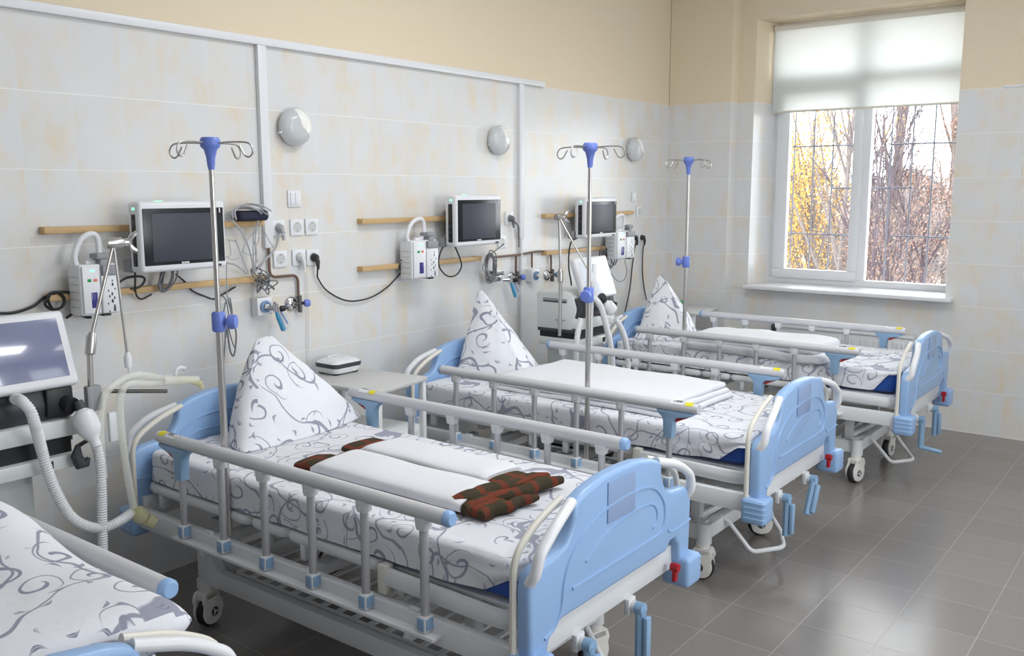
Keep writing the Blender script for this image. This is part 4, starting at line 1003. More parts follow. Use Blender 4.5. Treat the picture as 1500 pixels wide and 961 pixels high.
# cords and plugs
def cord(name, pts, r, m, label, cat='cord', k=10, n=8, plug=None, group=None):
    s = S().tube(spl(pts, k), r, n); t = obj(name, s, m); vs = [v.co for v in t.data.vertices]; c = sum(vs, V()) / len(vs); c.z = min(v.z for v in vs)
    t.data.transform(Matrix.Translation(-c)); t.location = c; tag(t, label, cat, group); bpy.context.view_layer.update()
    if plug:
        P, d = plug; s = S().lathe([(.019, 0), (.021, .008), (.018, .026), (.010, .036), (0, .037)], P, d, 16); s.tube([V(P) + V(d) * .02, V(P) + V((.03, .004, -.02)), V(P) + V((.03, .006, -.06))], [.013, .012, .006], 10)
        obj('plug', s, m, t)
    return t
X1 = (1, 0, 0)
W = lambda u, v, x=.02: onx(u, v, x)
DKC = mat('dark_grey_cord', (52, 50, 50), .5); LGC = mat('light_grey_cable', (176, 176, 180), .5); WHC = mat('white_cord', (226, 226, 224), .5); GRC = mat('grey_cable', (120, 120, 124), .5); BLC = mat('black_cord', (22, 22, 24), .45)
cord('power_cord', [(.045, 3.108, 1.345), (.03, 3.115, 1.30), W(466, 408), W(478, 425), W(500, 438), W(520, 441), W(545, 435), W(568, 420), W(587, 400), W(603, 383, .05), (.06, 3.69, 1.33)], .0042, DKC, 'black cord sagging along the wall from the black plug to the middle pump', plug=((.009, 3.108, 1.378), X1))
cord('power_cord', [(.05, 3.72, 1.30), W(601, 390, .045), W(590, 399, .045), W(585, 390, .05), W(592, 380, .05), W(604, 376, .05)], .0042, DKC, 'small dark cord loop at the left side of the middle pump')
cord('power_cord', [W(-8, 459), W(20, 458), W(48, 449), W(65, 436), W(85, 428, .05), W(104, 429, .05), W(116, 434, .05)], .0060, BLC, 'thick black cord running off the left edge to the nearest pump')
cord('power_cord', [W(73, 432, .05), W(66, 445, .05), W(76, 453, .05), W(90, 450, .05), W(94, 437, .05), W(82, 428, .05), W(70, 434, .05), W(75, 450, .05), W(86, 459, .05)], .0060, BLC, 'black cord loop coiled over the left end of the lower rail')
cord('power_cord', [W(97, 466), W(112, 455), W(116, 446), W(109, 438, .05), W(112, 455, .05), W(124, 464, .05), W(134, 465, .06)], .0055, BLC, 'short black cord hooking under the nearest pump')
cord('power_cord', [W(170, 417, .06), W(186, 407, .06), W(206, 405, .06), W(212, 410, .06), W(205, 420, .06), W(192, 423, .05)], .005, DKC, 'dark cord bow between the nearest pump and the nearest monitor')
cord('power_cord', [W(258, 402, .07), W(272, 414), W(282, 426), W(300, 434), W(313, 438), W(325, 432), W(345, 420)], .0042, DKC, 'dark cable crossing under the lower rail toward the first drip pole')
cord('power_cord', [W(198, 397, .08), W(198, 420, .06), W(200, 433, .03), W(208, 438, .03), W(222, 431, .03)], .0042, DKC, 'dark cable dropping from the left side of the nearest monitor')
cord('power_cord', [(.045, 2.90, 1.50), W(409, 345, .05), W(405, 360, .05), W(398, 371, .05), W(390, 379, .05), W(377, 393, .05), W(372, 400, .05)], .0055, LGC, 'grey plug cord from the first upper socket to the cable knot', plug=((.009, 2.896, 1.534), X1))
cord('thin_cord', [(.02, 3.018, 1.383), W(441, 392), W(450, 405), W(451, 430), W(452, 460), W(452, 490), W(453, 540)], .0024, WHC, 'thin white cord hanging from the lower middle socket down the wall', plug=((.009, 3.018, 1.383), X1))
cord('sensor_cable', [W(664, 336, .07), W(661, 352, .07), W(649, 362, .07), W(643, 378, .07), W(644, 392, .07), W(655, 404, .07), W(668, 403, .07), W(676, 390, .07), W(672, 374, .07), W(664, 356, .07), W(660, 345, .07)], .0045, DKC, 'dark cable looped below the left side of the middle monitor')
cord('power_cord', [(.045, 4.755, 1.53), W(752, 323, .05), W(759, 331, .04), W(760, 345, .035), W(760, 362, .03)], .006, GRC, 'grey plug cord running down beside the second cable duct', plug=((.009, 4.748, 1.534), X1))
cord('power_cord', [W(850, 347, .06), W(838, 353, .06), W(834, 366, .05), W(833, 390, .05), W(836, 410, .05), W(838, 425, .05)], .0055, DKC, 'dark cord dropping from the farthest monitor behind the middle drip pole')
cord('power_cord', [(.045, 6.345, 1.33), W(930, 362), W(926, 392), W(923, 420), W(918, 446, .03), W(912, 470, .03)], .0050, DKC, 'black plug cord beside the farthest pump falling behind the pillow', plug=((.009, 6.345, 1.345), X1))
cord('power_cord', [(.045, 6.465, 1.32), W(942, 365), W(941, 392), W(942, 410), W(944, 424), W(947, 440, .03)], .0050, DKC, 'black plug cord nearest the corner falling behind the pillow', plug=((.009, 6.465, 1.34), X1))
cord('sensor_cable', [W(890, 390, .08), W(896, 402, .08), W(906, 412, .08), W(914, 410, .08), W(918, 398, .08), W(915, 381, .08)], .0028, GRC, 'thin grey cable sagging under the farthest pump')
for i, (u, du, v1, v2) in enumerate(((884, 5, 366, 398), (889, 7, 362, 402), (895, 6, 364, 392), (900, 5, 362, 388))):
    cord('sensor_cable', [W(u - du, v1, .07), W(u - du - 1, (v1 + v2) / 2, .07), W(u, v2, .075), W(u + du, (v1 + v2) / 2, .08), W(u + du * .8, v1 - 3, .08)], .004, [DKC, GRC, DKC, GRC][i], ['coiled dark cable hanging left under the farthest lower rail', 'coiled grey cable hanging second under the farthest lower rail', 'coiled dark cable hanging third under the farthest lower rail', 'coiled grey cable hanging last under the farthest lower rail'][i])
# coil of leads hung on the middle lower rail
R = random.Random(4); s = S()
for k in range(7):
    c = V((.07 + .006 * R.random(), 4.47 + R.gauss(0, .006), 1.245 + R.gauss(0, .01))); a, b = .032 + R.random() * .018, .075 + R.random() * .02
    s.tube([c + V((.006 * sin(3 * t + k), a * cos(t), b * sin(t))) for t in [2 * pi * q / 28 for q in range(28)]], .0038, 6, closed=True)
s.tube(spl([(.075, 4.47, 1.32), W(735, 360, .08), W(738, 357, .10)], 8), .004, 6); s.tube(spl([(.075, 4.44, 1.25), (.08, 4.40, 1.27), (.08, 4.385, 1.235), (.08, 4.42, 1.20)], 8), .003, 6)
single('cable_coil', s, GRC, 'thick coil of grey leads hanging on the right end of the middle lower rail', 'cable')
s = S()
for k in range(6):
    c = V((.08, 2.235 + R.gauss(0, .006), 1.345)); a, b = .022 + R.random() * .012, .05 + R.random() * .012
    s.tube([c + V((.006 * sin(2 * t + k), a * cos(t) + .35 * b * sin(t), b * sin(t))) for t in [2 * pi * q / 24 for q in range(24)]], .0034, 6, closed=True)
single('cable_coil', s, GRC, 'small coil of grey cable hanging below the nearest monitor', 'cable')
# web of monitor leads at the first station
web = [([(331, 317), (345, 328), (357, 345), (365, 365), (370, 385), (371, 398)], .0042), ([(380, 320), (372, 340), (371, 365), (372, 396)], .0034), ([(378, 322), (374, 350), (375, 380), (373, 397)], .0028), ([(376, 338), (362, 352), (356, 368), (368, 374), (374, 372)], .0024),
       ([(382, 325), (390, 345), (401, 364)], .0022), ([(345, 352), (352, 370), (360, 390), (364, 399)], .0026), ([(334, 352), (345, 353)], .003), ([(332, 385), (345, 388), (356, 396), (364, 401)], .004), ([(375, 397), (384, 388), (388, 375)], .003),
       ([(371, 352), (376, 368), (374, 392)], .0024), ([(380, 330), (379, 350), (374, 366), (377, 384)], .0022), ([(336, 354), (338, 372), (331, 378)], .002), ([(331, 375), (340, 380), (352, 378)], .002), ([(332, 384), (332, 410), (333, 440)], .0028)]
for i, (p, r) in enumerate(web):
    cord('sensor_lead', [W(u, v, .075 + .004 * (i % 3)) for u, v in p], r, LGC, 'thin pale lead in the tangle between the nearest monitor and the cable knot', 'cable', 8, 6, group='tangled sensor leads by the nearest monitor')
s = S()
for k in range(9):
    c = V((.06, 2.755 + R.gauss(0, .02), 1.275 + R.gauss(0, .018))); a, b = .02 + R.random() * .03, .02 + R.random() * .022
    s.tube([c + V((.012 * sin(2 * t + k), a * cos(t + k), b * sin(t))) for t in [2 * pi * q / 20 for q in range(20)]], .003, 6, closed=True)
single('cable_knot', s, GRC, 'knot of grey leads tied at the right end of the nearest lower rail', 'cable')
for i, p in enumerate(([(325, 432), (331, 440), (334, 455), (336, 468), (335, 480), (340, 500), (345, 512)], [(331, 440), (328, 458), (330, 490), (328, 528)], [(333, 434), (342, 470), (346, 492), (343, 520), (338, 516), (335, 500), (333, 480)], [(337, 436), (340, 462), (333, 478), (331, 495)], [(371, 420), (370, 445), (371, 466)])):
    cord('sensor_lead', [W(u, v, .06) for u, v in p], .003 if i != 2 else .004, GRC if i != 4 else LGC, ['pale lead hanging behind the first drip pole clamp', 'long thin lead hanging straight below the lower rail', 'hanging lead ending in a long loop right of the first drip pole', 'short lead knotted right of the first drip pole clamp', 'white lead with a clip hanging beside the first gas outlet box'][i], 'cable', 8, 6)
# cuff with its hose lying on the upper rail
t = thing('pressure_cuff', 'folded navy blood pressure cuff with coiled grey hoses on the upper rail', 'blood pressure cuff', (.06, 2.66, 1.576))
s = S(); slab(s, .06, 2.70, .035, .085, 1.5765, .048, 0, 3, .02, .004); obj('cuff', s, mat('navy_fabric', (44, 46, 66), .9), t)
s = S()
R = random.Random(9)
for k in range(8):
    y0_, y1_ = 2.555 + R.uniform(0, .03), 2.775 - R.uniform(0, .06); h_ = 1.605 + .052 * (k + 1) / 8 + R.uniform(-.004, .004); x_ = .035 + .009 * k
    s.tube(spl([(x_ + .03, y0_, 1.590 + R.uniform(-.008, .008)), (x_, y0_ + .02, (h_ + 1.60) / 2), (x_ - .005, y0_ * .62 + y1_ * .38, h_), (x_ + .01, y0_ * .25 + y1_ * .75, h_ - .006), (x_ + .025, y1_, h_ - .035)], 8), .0034, 8)
obj('hose', s, LGC, t)

# gas outlets and pipes
def pipe(pts, label, r=.0068, fr=.04):
    t = obj('copper_pipe', S().tube(fillet(pts, fr, 6), r, 10), COPPER); vs = [v.co for v in t.data.vertices]; c = sum(vs, V()) / len(vs); c.z = min(v.z for v in vs); t.data.transform(Matrix.Translation(-c)); t.location = c; tag(t, label, 'pipe')
pipe([(.016, 2.828, 1.445), (.016, 2.828, 1.297), (.016, 3.0, 1.297), (.016, 3.0, 1.12)], 'copper gas pipe from the first cable duct to the first valve')
pipe([(.016, 4.56, 1.294), (.016, 4.838, 1.294), (.016, 4.86, 1.296), (.016, 5.06, 1.306), (.016, 5.21, 1.296), (.016, 5.21, 1.09)], 'copper gas pipe along the wall between the middle and farthest stations', fr=.06)
pipe([(.016, 4.808, 1.29), (.016, 4.808, 1.10)], 'short copper pipe dropping to the middle valve')
pipe([(.016, 4.985, 1.30), (.016, 4.985, 1.20)], 'short copper stub above the second gas outlet box', .006)
pipe([(.014, 4.865, 1.40), (.014, 4.865, .35)], 'vertical pipe continuing below the second cable duct', .010)
bpy.data.objects[[o.name for o in bpy.data.objects if o.get('label') == 'vertical pipe continuing below the second cable duct'][0]].data.materials[0] = WMETAL
def valve(y, z, label, kn=VIOLET):
    t = thing('gas_valve', label, 'gas valve', (0, y, z - .045), 'wall gas valves')
    obj('wall_flange', S().lathe([(.034, 0), (.036, .006), (.03, .014), (.012, .02), (.012, .034)], (0, y - .035, z), X1, 24), CHROME, t)
    s = S().cyl((.03, y - .035, z), (.03, y + .02, z), .008, 12); s.tube([(.03, y, z + .04), (.03, y, z - .045)], .0105, 12); s.cyl((.016, y, z + .03), (.03, y, z + .03), .009, 10)
    obj('valve_body', s, STEELDK, t)
    s = S().lathe([(.010, .02), (.018, .024), (.019, .04), (.014, .052), (0, .053)], (.03, y, z), (.5, .85, 0), 12); obj('valve_knob', s, kn, t)
valve(2.995, 1.155, 'chrome gas valve with a blue knob right of the first outlet box'); valve(4.808, 1.148, 'middle gas valve with a violet knob right of the middle blue bottle'); valve(5.21, 1.135, 'farthest gas valve with a blue knob above the far ventilator', BLUE_DARK)
def outlet(y, z, label, w=.085):
    t = thing('gas_outlet', label, 'gas outlet', (0, y, z - w / 2), 'white gas outlet boxes')
    obj('outlet_box', S().box((0, y - w / 2, z - w / 2), (.055, y + w / 2, z + w / 2), .004), WPLASTIC, t)
    obj('outlet_ring', S().lathe([(.026, .054), (.029, .058), (.029, .066), (.021, .07), (.018, .062), (0, .062)], (0, y, z), X1, 24), BLUE_DARK, t)
    obj('outlet_port', S().lathe([(.014, .06), (.014, .075), (.008, .078), (0, .078)], (0, y, z), X1, 16), LGREY, t)
outlet(2.762, 1.165, 'white gas outlet box with a blue ring below the cable knot'); outlet(4.975, 1.150, 'white gas outlet box with a blue ring between the two farther valves')
def regulator(y, z, label, s2=1.0):
    t = thing('suction_regulator', label, 'suction regulator', (.09, y, z - .1), 'regulators with blue bottles')
    s = S().tube([(.062, y - .035 * s2, z), (.10, y, z)], .011, 12); s.tube([(.10, y, z + .022), (.10, y, z - .02)], .013, 12); s.tube([(.085, y + .005, z + .028), (.10, y + .01, z)], .007, 8); obj('regulator_body', s, CHROME, t)
    obj('regulator_knob', S().lathe([(.010, .02), (.014, .024), (.014, .044), (.010, .048)], (.10, y, z - .005), (.3, .95, 0), 12), BLACK, t)
    d = V((.10, y + .004, z - .02)); a = d + V((.01, .035, -.10)) * .9
    obj('collection_bottle', S().tube([d + V((.0, .02, 0)), a + V((0, .02, 0))], .026, 16), CLEAR, t)
    obj('blue_tube', S().tube([d, d.lerp(a, .3), a], [.008, .013, .013], 12), CYAN, t, label='turquoise inner tube')
    obj('blue_strip', S().tube([d + V((.012, .016, 0)), a + V((.012, .016, .03))], .005, 8), mat('blue_strip', (60, 90, 190), .4) if 'blue_strip' not in MATS else MATS['blue_strip'], t)
regulator(2.79, 1.158, 'regulator with a slanting turquoise bottle on the first gas outlet'); regulator(4.645, 1.15, 'regulator with a slanting blue bottle left of the middle valve')
obj_ = S().tube([W(716, 398, .05), W(728, 402, .05), W(738, 400, .07)], .012, 10); obj_.box(W(722, 395, .0) * 0 + V((0, 4.53, 1.14)), V((.05, 4.61, 1.19)), .006)
single('gas_outlet', obj_, CHROME, 'chrome gas fitting left of the middle blue bottle', 'gas outlet')

# ------------------------------------------------------------------ ventilators
def ventilator(cy, xs, w, label, left_visible):
    """screen, housing, two white trays and a column on a wheeled base; front faces +x; xs = x of the front lip"""
    RY = .42 if left_visible else .19
    t = thing('ventilator', label, 'ventilator', (xs - .15, cy, 0), 'ventilators on trolleys'); h = w / 2
    y0, y1 = cy - h, cy + h; xb = xs - .32
    s = S(); s.prism(fil2([(xb, .862), (xs - .06, .862), (xs - .02, 1.0), (xs - .045, 1.075), (xs - .10, 1.10), (xb, 1.10)], .02, 3), 'y', y0, y1, .012)
    c = obj('housing', s, WWARM, t)
    s = S()
    for yy in (y0 - .001,): s.box((xb + .05, yy, 1.035), (xs - .09, yy + .004, 1.06), .0015)
    obj('side_handle_slot', s, GREY, c)
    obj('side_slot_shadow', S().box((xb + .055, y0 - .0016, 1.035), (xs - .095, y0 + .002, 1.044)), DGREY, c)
    s = S().box((xb + .01, y0 - .001, .852), (xs - .03, y1 + .001, .874), .003); obj('lower_band', s, DGREY, c)
    s = S()
    for k in range(6): s.box((xs - .175 + k * .0125, y0 - .0008, .922), (xs - .166 + k * .0125, y0 + .002, .932))
    for k in range(3): s.box((xs - .165 + k * .0145, y0 - .0008, .909), (xs - .153 + k * .0145, y0 + .002, .913))
    obj('printed_name', s, mat('printed_grey', (150, 156, 172), .5) if 'printed_grey' not in MATS else MATS['printed_grey'], c)
    s = S().prism(fil2([(xs - .09, .945), (xs, .945), (xs + .012, 1.0), (xs - .005, 1.062), (xs - .09, 1.07)], .015, 3), 'y', y0 + .008, y1 - .004, .008)
    f = obj('front_panel', s, DGREY, t)
    s = S().box((xs - .03, y1 - .105, .955), (xs + .022, y1 - .012, 1.055), .008); s.tube([(xs + .01, y1 - .04, 1.0), (xs + .045, y1 - .03, .99)], .028, 16); obj('expiratory_block', s, BLACK, f)
    s = S()
    for dy, dz in ((-.03, .04), (.06, .05), (-.12, .03), (-.02, .085)): s.cyl((xs, cy + dy, .955 + dz), (xs + .014, cy + dy, .955 + dz), .010, 12)
    obj('panel_knob', s, DGREY, f)
    s = S().box((xb, y0, .872), (xs + .02, y1, .945), .008); 
    obj('front_tray', S().box((xs - .16, y0 + .002, .880), (xs + .02, y1 - .002, .943), .008), WWARM, t)
    obj('dark_gap_fill', S().box((xb + .02, y0 + .012, .80), (xs - .02, y1 - .012, .88)), BLACK, t)  # solid block in the open gap, its shade put into the black colour
    obj('lower_tray', S().box((xb + .01, y0 + .004, .765), (xs + .008, y1 - .006, .815), .006), WWARM, t)
    s = S().box((xs + .006, y1 - .125, .775), (xs + .0095, y1 - .092, .803)); obj('dark_tray_hole', s, BLACK, t)  # flat black plate painted in for the dark of a square hole
    s = S().box((xb + .06, cy - .16, .13), (xs - .05, cy + .085, .768), .01)
    obj('trolley_column', s, mat('grey_green_enamel', (186, 192, 190), .5) if 'grey_green_enamel' not in MATS else MATS['grey_green_enamel'], t)
    s = S().box((xb - .05, cy - .20, .085), (xs + .02, cy - .14, .13), .012); s.box((xb - .10, cy + RY - .06, .085), (xs + .02, cy + RY, .13), .012); s.box((xb + .05, cy - .2, .085), (xs - .04, cy + RY, .13), .012)
    b = obj('trolley_base', s, DGREY, t)
    for x in (xb - .03, xs): 
        for y in (cy - .17, cy + RY - .03):
            obj('caster', S().lathe([(.02, -.014), (.04, -.014), (.043, -.008), (.043, .008), (.04, .014), (.02, .014)], (x, y, .043), (0, 1, 0), 20).box((x - .02, y - .02, .06), (x + .02, y + .02, .09), .005), BLACK, t)
    # tilted screen
    a = radians(20); bx, bz = xs + .035, 1.062; up = V((-sin(a), 0, cos(a))); nx = V((cos(a), 0, sin(a))); H = .265
    R3 = Matrix((nx, (0, 1, 0), up)).transposed()
    def slab_(lo, hi, bev): s = S().box(lo, hi, bev, 3); s.move(Matrix.Translation((bx, 0, bz)) @ R3.to_4x4()); return s
    sc_ = obj('screen_unit', slab_((-.045, y0 + .02, 0), (0, y1 + .01, H), .016), WPLASTIC, t)
    obj('screen_glass', slab_((-.004, y0 + .05, .032), (.0012, y1 - .02, H - .028), .001), VSCREEN if left_visible else VSCREEN2, sc_)
    s = S()
    for k in range(4): s.move(Matrix()); s.b.verts.ensure_lookup_table()
    s = slab_((0, cy - .06, H - .019), (.0015, cy - .015, H - .0145), 0); obj('printed_name', s, MATS['printed_grey'], sc_)
    s = S().tube([(xs - .10, cy, 1.09), (xs - .06, cy, 1.10), V((bx, cy, bz)) + up * .08 - nx * .03], .03, 12); obj('screen_arm', s, DGREY, t)
    return t
vent1 = ventilator(1.335, .56, .44, 'large ventilator at the left edge with a shiny tilted screen', True)
vent2 = ventilator(4.80, .645, .38, 'far ventilator between the middle and farthest beds, seen from its side', False)

def hose(pts, r, m, label, k=8, cat='breathing hose', smooth=False, n=12):
    P = spl(pts, k)
    if smooth: s = S().tube(P, r, n)
    else: q, rs = rings(P, r); s = S().tube(q, rs, n)
    t = obj('breathing_hose', s, m, None, 60); vs = [v.co for v in t.data.vertices]; c = sum(vs, V()) / len(vs); c.z = min(v.z for v in vs); t.data.transform(Matrix.Translation(-c)); t.location = c
    return tag(t, label, cat)
F = lambda u, v, x=.62: onx(u, v, x)
hose([F(22, 584, .58), F(32, 588, .66), F(45, 603, .68), F(52, 625, .68), F(60, 655), F(70, 690), F(84, 725), F(104, 757), F(128, 771), F(152, 773), F(174, 764), F(192, 752, .60)], .0175, HOSE, 'white corrugated hose hanging in a deep loop from the large ventilator')
hose([F(133, 635, .66), F(141, 652), F(147, 680), F(149, 720), F(150, 770), F(151, 820), F(153, 880), F(156, 930, .62)], .0165, HOSE, 'white corrugated hose hanging straight down from the white filter')
hose([F(196, 744, .6), F(190, 715, .6), F(185, 685, .6), F(180, 650, .6), F(177, 620, .6), F(176, 590, .6), F(180, 570, .6), F(190, 562, .6), F(215, 562, .6), F(240, 560, .6)], .0135, HOSE_Y, 'yellowish corrugated hose from the water trap up to the mouthpiece')
hose([F(152, 700, .6), F(148, 660, .6), F(147, 620, .6), F(150, 590, .6), F(158, 572, .6), F(172, 560, .6), F(190, 551, .6), F(212, 549, .6), F(240, 556, .6)], .0135, HOSE_Y, 'clear corrugated hose arching over to the mouthpiece')
t = thing('mouthpiece', 'clear yellowish patient connector held above the headboard', 'tube connector', F(255, 565, .6))
s = S().tube([F(238, 557, .6), F(262, 557, .6), F(290, 556, .6)], [.018, .017, .013], 12); obj('connector_body', s, HOSE_Y, t)
s = S().tube([F(262, 557, .6), F(280, 558, .6), F(294, 562, .6)], .0125, 12); s.tube([F(290, 560, .6), F(296, 568, .6)], .010, 10); obj('yellow_tip', s, TRAP, t)
s = S().tube(spl([F(257, 550, .6), F(258, 543, .6), F(264, 538, .6), F(271, 540, .6)], 5), [.006] * 15 + [.012], 8); obj('port_cap', s, WPLASTIC, t)
t = thing('water_trap', 'yellowish clear water trap where two hoses join at the low point', 'water trap', F(200, 765, .6))
a = F(196, 744, .6); b = F(205, 755, .6)
s = S().lathe([(.022, -.03), (.03, -.02), (.032, .005), (.028, .02), (.018, .028)], b, (.3, .5, -.7), 20); s.tube([F(190, 752, .6), F(202, 752, .6)], .018, 12); s.tube([a, F(201, 755, .6)], .016, 12); obj('trap_body', s, TRAP, t)
s = S().lathe([(.022, .03), (.024, .04), (.022, .062), (.015, .066), (0, .066)], b, (.3, .7, -.6), 20); obj('drain_cup', s, TRAP, t)
t = thing('breathing_filter', 'white drum-shaped breathing filter on the front of the large ventilator', 'breathing filter', F(125, 640, .66))
A, B = F(117, 596, .61), F(136, 640, .66); d = (B - A).normalized()
s = S().lathe([(.012, 0), (.016, .01), (.034, .025), (.040, .05), (.040, .085), (.028, .11), (.017, .125), (.016, .15)], A, d, 28); obj('filter_drum', s, WPLASTIC, t)
s = S()
for k in range(14):
    pass
s.lathe([(.018, -.02), (.018, .012)], A, d, 16); obj('filter_socket', s, DGREY, t)
Q = lambda u, v, x=.72: onx(u, v, x)
hose([Q(862, 437, .68), Q(872, 438, .74), Q(881, 452, .76), Q(888, 478, .76), Q(894, 505, .75), Q(897, 530, .74), Q(895, 555, .72), Q(885, 592, .70)], .0175, HOSE, 'white hose curving down in front of the far ventilator, next to the pillow')
hose([Q(902, 466, .74), Q(908, 477, .76), Q(915, 495, .76), Q(919, 520, .74), Q(920, 560, .72), Q(920, 600, .70)], .0175, HOSE, 'white hose from the far white filter dropping past the farthest bed')
hose([Q(843, 640, .70), Q(843, 560, .70), Q(845, 500, .70), Q(851, 466, .71)], .017, HOSE, 'clear corrugated hose standing upright at the side of the far ventilator, left one')
hose([Q(866, 640), Q(865, 560), Q(865, 500), Q(866, 450, .73), Q(868, 420, .77), Q(870, 400, .77), Q(871, 388, .76)], .014, HOSE, 'clear corrugated hose standing upright before the far ventilator, right one')
t = thing('breathing_filter', 'white cube-like filter on the far ventilator beside the blue headboard', 'breathing filter', ony(900, 460, 5.02))
A, B = Q(884, 440, .70), Q(904, 466, .74); d = (B - A).normalized(); s = S().lathe([(.016, 0), (.026, .03), (.040, .04), (.042, .09), (.03, .105), (.016, .115)], A, d, 24); obj('filter_drum', s, WPLASTIC, t)
s = S().lathe([(.024, -.04), (.03, -.03), (.032, .0), (.02, .01)], A, d, 16); obj('filter_socket', s, BLACK, t)

def support_arm(P0, Ptop, Pmid, Pclip, x, label, joint=True, r=.0068):
    """chrome two-part hose arm: post, knuckles, upper rod and free rod ending in a clip"""
    t = thing('support_arm', label, 'hose support arm', P0, 'chrome hose arms')
    obj('post', S().cyl(P0, Pmid, r * 1.5, 14), STEEL, t)
    d = (Ptop - Pmid).normalized()
    s = S().tube([Pmid - V((0, 0, .035)), Pmid - V((0, 0, .03)), Pmid + d * .03, Pmid + d * .045], [.014, .018, .018, .011], 14); obj('lower_joint', s, STEEL, t)
    obj('upper_rod', S().cyl(Pmid, Ptop, r, 12), STEEL, t)
    e = V((0, 1, 0)); s = S().lathe([(.0, -.03), (.017, -.03), (.019, -.026), (.019, .03), (.014, .036)], Ptop, e, 18); j = obj('upper_joint', s, STEEL, t)
    s = S().lathe([(.012, .034), (.014, .05), (.008, .055)], Ptop, e, 12); q = Ptop + e * .055
    for sg in (-1, 1): s.tube([q, q + V((.008, .012, .022 * sg)), q + V((.01, .03, .034 * sg))], [.007, .009, .008], 8)
    obj('wing_nut', s, CHROME, j)
    if joint:
        obj('free_rod', S().cyl(Ptop, Pclip, r * .75, 12), STEEL, t)
        s = S().tube([Pclip + V((0, 0, .02)), Pclip, Pclip - V((0, 0, .035))], [.008, .014, .012], 12); s.tube(spl([Pclip - V((0, 0, .03)), Pclip - V((0, -.004, .06)), Pclip - V((0, .01, .09))], 5), .005, 8)
        obj('hose_clip', s, WPLASTIC, t)
    return t
xa = .58
a1 = support_arm(F(134, 603, xa), F(166, 356, xa), F(131, 505, xa), F(187, 524, xa), xa, 'chrome jointed hose arm beside the large ventilator, in front of the nearest pump')
obj('clamp_block', S().box(F(128, 604, xa) - V((.02, .0, .0)), F(147, 563, xa) + V((.01, 0, 0)), .006), GREY, a1)
obj('push_bar', S().cyl(F(158, 573, xa), F(244, 573, xa), .0075, 12), STEELDK, a1)
tag(obj('remote_handset', S().box(F(158, 648, .58), F(174, 602, .60), .008), WPLASTIC), 'white handset hung between the hoses beside the large ventilator', 'handset')
s = S().tube([F(114, 652, .6), F(112, 668, .6), F(118, 680, .6), F(126, 678, .6), F(130, 670, .6)], [.008, .02, .022, .016, .007], 10); s.tube([F(112, 655, .6), F(128, 645, .6), F(131, 632, .6)], .008, 8)
single('hose_bracket', s, DGREY, 'dark grey clamp hanging under the right end of the large ventilator tray', 'clamp')
y2 = 4.68
G = lambda u, v: ony(u, v, 4.55)
a2 = support_arm(G(820, 492), G(819, 318), G(821, 405), G(866, 404) , .5, 'chrome jointed hose arm in front of the far ventilator', r=.0075)

# ------------------------------------------------------------------ bedside tables and what stands on them
def side_table(x0, x1, y0, y1, zt, label, low):
    t = thing('bedside_table', label, 'bedside table', ((x0 + x1) / 2, (y0 + y1) / 2, 0), 'grey bedside tables')
    obj('table_top', S().box((x0, y0, zt - .022), (x1, y1, zt), .005), LGREY, t)
    for x in (x0 + .02, x1 - .02):
        for y in (y0 + .02, y1 - .02): obj('leg', S().box((x - .014, y - .014, .05), (x + .014, y + .014, zt - .02), .004), WMETAL, t)
    if low:
        obj('cabinet', S().box((x0 + .03, y0 + .03, .10), (x1 - .03, y1 - .03, low), .006), WWARM, t)
        d = obj('drawer_front', S().box((x1 - .032, y0 + .05, low - .17), (x1 - .018, y1 - .05, low - .02), .004), WWARM, t)
        obj('drawer_front', S().box((x1 - .032, y0 + .05, .13), (x1 - .018, y1 - .05, low - .19), .004), WWARM, t)
        obj('drawer_pull', S().box((x1 - .02, (y0 + y1) / 2 - .05, low - .10), (x1 - .006, (y0 + y1) / 2 + .05, low - .085), .003), GREY, d)
    for x in (x0 + .02, x1 - .02):
        for y in (y0 + .02, y1 - .02): obj('castor', S().lathe([(.008, -.01), (.024, -.01), (.025, 0), (.024, .01), (.008, .01)], (x, y, .025), (0, 1, 0), 16).box((x - .01, y - .014, .025), (x + .01, y + .014, .055), .003), DGREY, t)
    return t
    return t
ZT1 = .795
side_table(.05, .61, 2.898, 3.298, ZT1, 'light grey bedside table between the nearest and the middle bed', .555).rotation_euler.z = radians(8)
side_table(.10, .555, 6.34, 6.77, .79, 'light grey bedside table in the corner behind the farthest bed', 0)
bx, by = .145, 3.135; nb = thing('nebuliser', 'small white compressor with a dark grey band on the bedside table', 'nebuliser', (bx, by, ZT1))
def neb(z0, z1, hx0, hy0, hx1, hy1, m, nm, bev=.008):
    s = S(); g_ = []
    for z, hx, hy in ((z0, hx0, hy0), ((z0 + z1) / 2, (hx0 + hx1) / 2 + .002, (hy0 + hy1) / 2 + .002), (z1, hx1, hy1)): g_.append([(bx + x, by + y, z) for x, y in rrect(hx, hy, .03, 5)])
    s.quads(g_, closed=True); s.b.faces.new([s.b.verts.new(p) for p in g_[0]]); s.b.faces.new([s.b.verts.new(p) for p in g_[-1]]); bmesh.ops.remove_doubles(s.b, verts=s.b.verts[:], dist=.0002)
    return obj(nm, s, m, nb)
neb(ZT1 + .008, ZT1 + .036, .070, .082, .080, .092, WPLASTIC, 'lower_shell'); neb(ZT1 + .036, ZT1 + .058, .081, .093, .083, .095, DGREY, 'dark_band'); neb(ZT1 + .058, ZT1 + .074, .082, .094, .062, .074, WPLASTIC, 'upper_shell')
s = S()
for x in (-.05, .05):
    for y in (-.06, .06): s.box((bx + x - .015, by + y - .015, ZT1), (bx + x + .015, by + y + .015, ZT1 + .010), .002)
obj('foot', s, BLACK, nb)
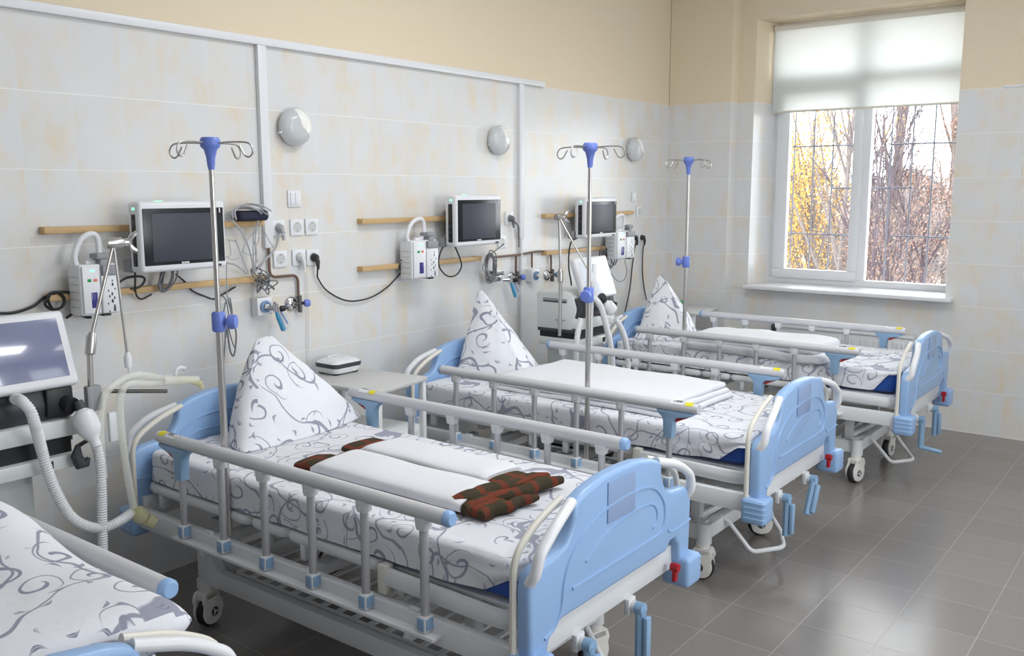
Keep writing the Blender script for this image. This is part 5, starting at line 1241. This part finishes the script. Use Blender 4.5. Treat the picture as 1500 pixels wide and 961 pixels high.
obj('outlet_nozzle', S().cyl((bx + .01, by + .03, ZT1 + .072), (bx + .01, by + .03, ZT1 + .098), .006, 10), CLEAR, nb)
obj('top_handle', S().tube(spl([(bx - .045, by - .03, ZT1 + .073), (bx - .045, by - .02, ZT1 + .079), (bx - .045, by + .03, ZT1 + .079), (bx - .045, by + .04, ZT1 + .073)], 5), .004, 8), WPLASTIC, nb)
c = onz(1002, 452, .79); t = thing('stopcock', 'small green plastic tap on the corner bedside table behind the drip pole', 'tap', (c.x - .05, c.y - .02, .79)); c = V((c.x - .05, c.y - .02, .79))
c.x = max(c.x, .15); c.y = max(c.y, 6.38); t.location = c
bpy.context.view_layer.update()
s = S().lathe([(.02, 0), (.024, .02), (.018, .045), (.012, .05)], c, n=16); obj('tap_body', s, GREEN, t)
s = S().tube([c + V((0, -.01, .04)), c + V((0, .07, .045))], .008, 8); s.lathe([(.016, 0), (.02, .012), (.016, .024)], c + V((0, .075, .032)), n=12); obj('tap_handle', s, GREEN, t)

# ------------------------------------------------------------------ light
w = bpy.data.worlds.new('overcast'); sc.world = w; w.use_nodes = True
w.node_tree.nodes['Background'].inputs['Color'].default_value = (.93, .965, 1, 1); w.node_tree.nodes['Background'].inputs['Strength'].default_value = 7.0
def area(name, loc, rot, sx, sy, power, col=(1, 1, 1)):
    l = bpy.data.lights.new(name, 'AREA'); l.shape = 'RECTANGLE'; l.size = sx; l.size_y = sy; l.energy = power; l.color = col
    o = bpy.data.objects.new(name, l); COL.objects.link(o); o.location = loc; o.rotation_euler = rot; return o
for (x, y, pw) in ((1.9, .6, 1), (1.9, 3.3, 28), (1.9, 5.4, 7), (4.0, .6, 3), (4.0, 3.0, 26), (4.0, 5.4, 7)):
    area('ceiling_light', (x, y, ZC - .06), (0, 0, 0), .6, 1.2, pw, (.955, .98, 1))
for y, pw in ((-.6, 3), (2.4, 54), (5.0, 15)):
    area('daylight_window', (XR - .03, y, 1.9), (0, radians(90), 0), 1.9, 1.5, pw, (.94, .972, 1))
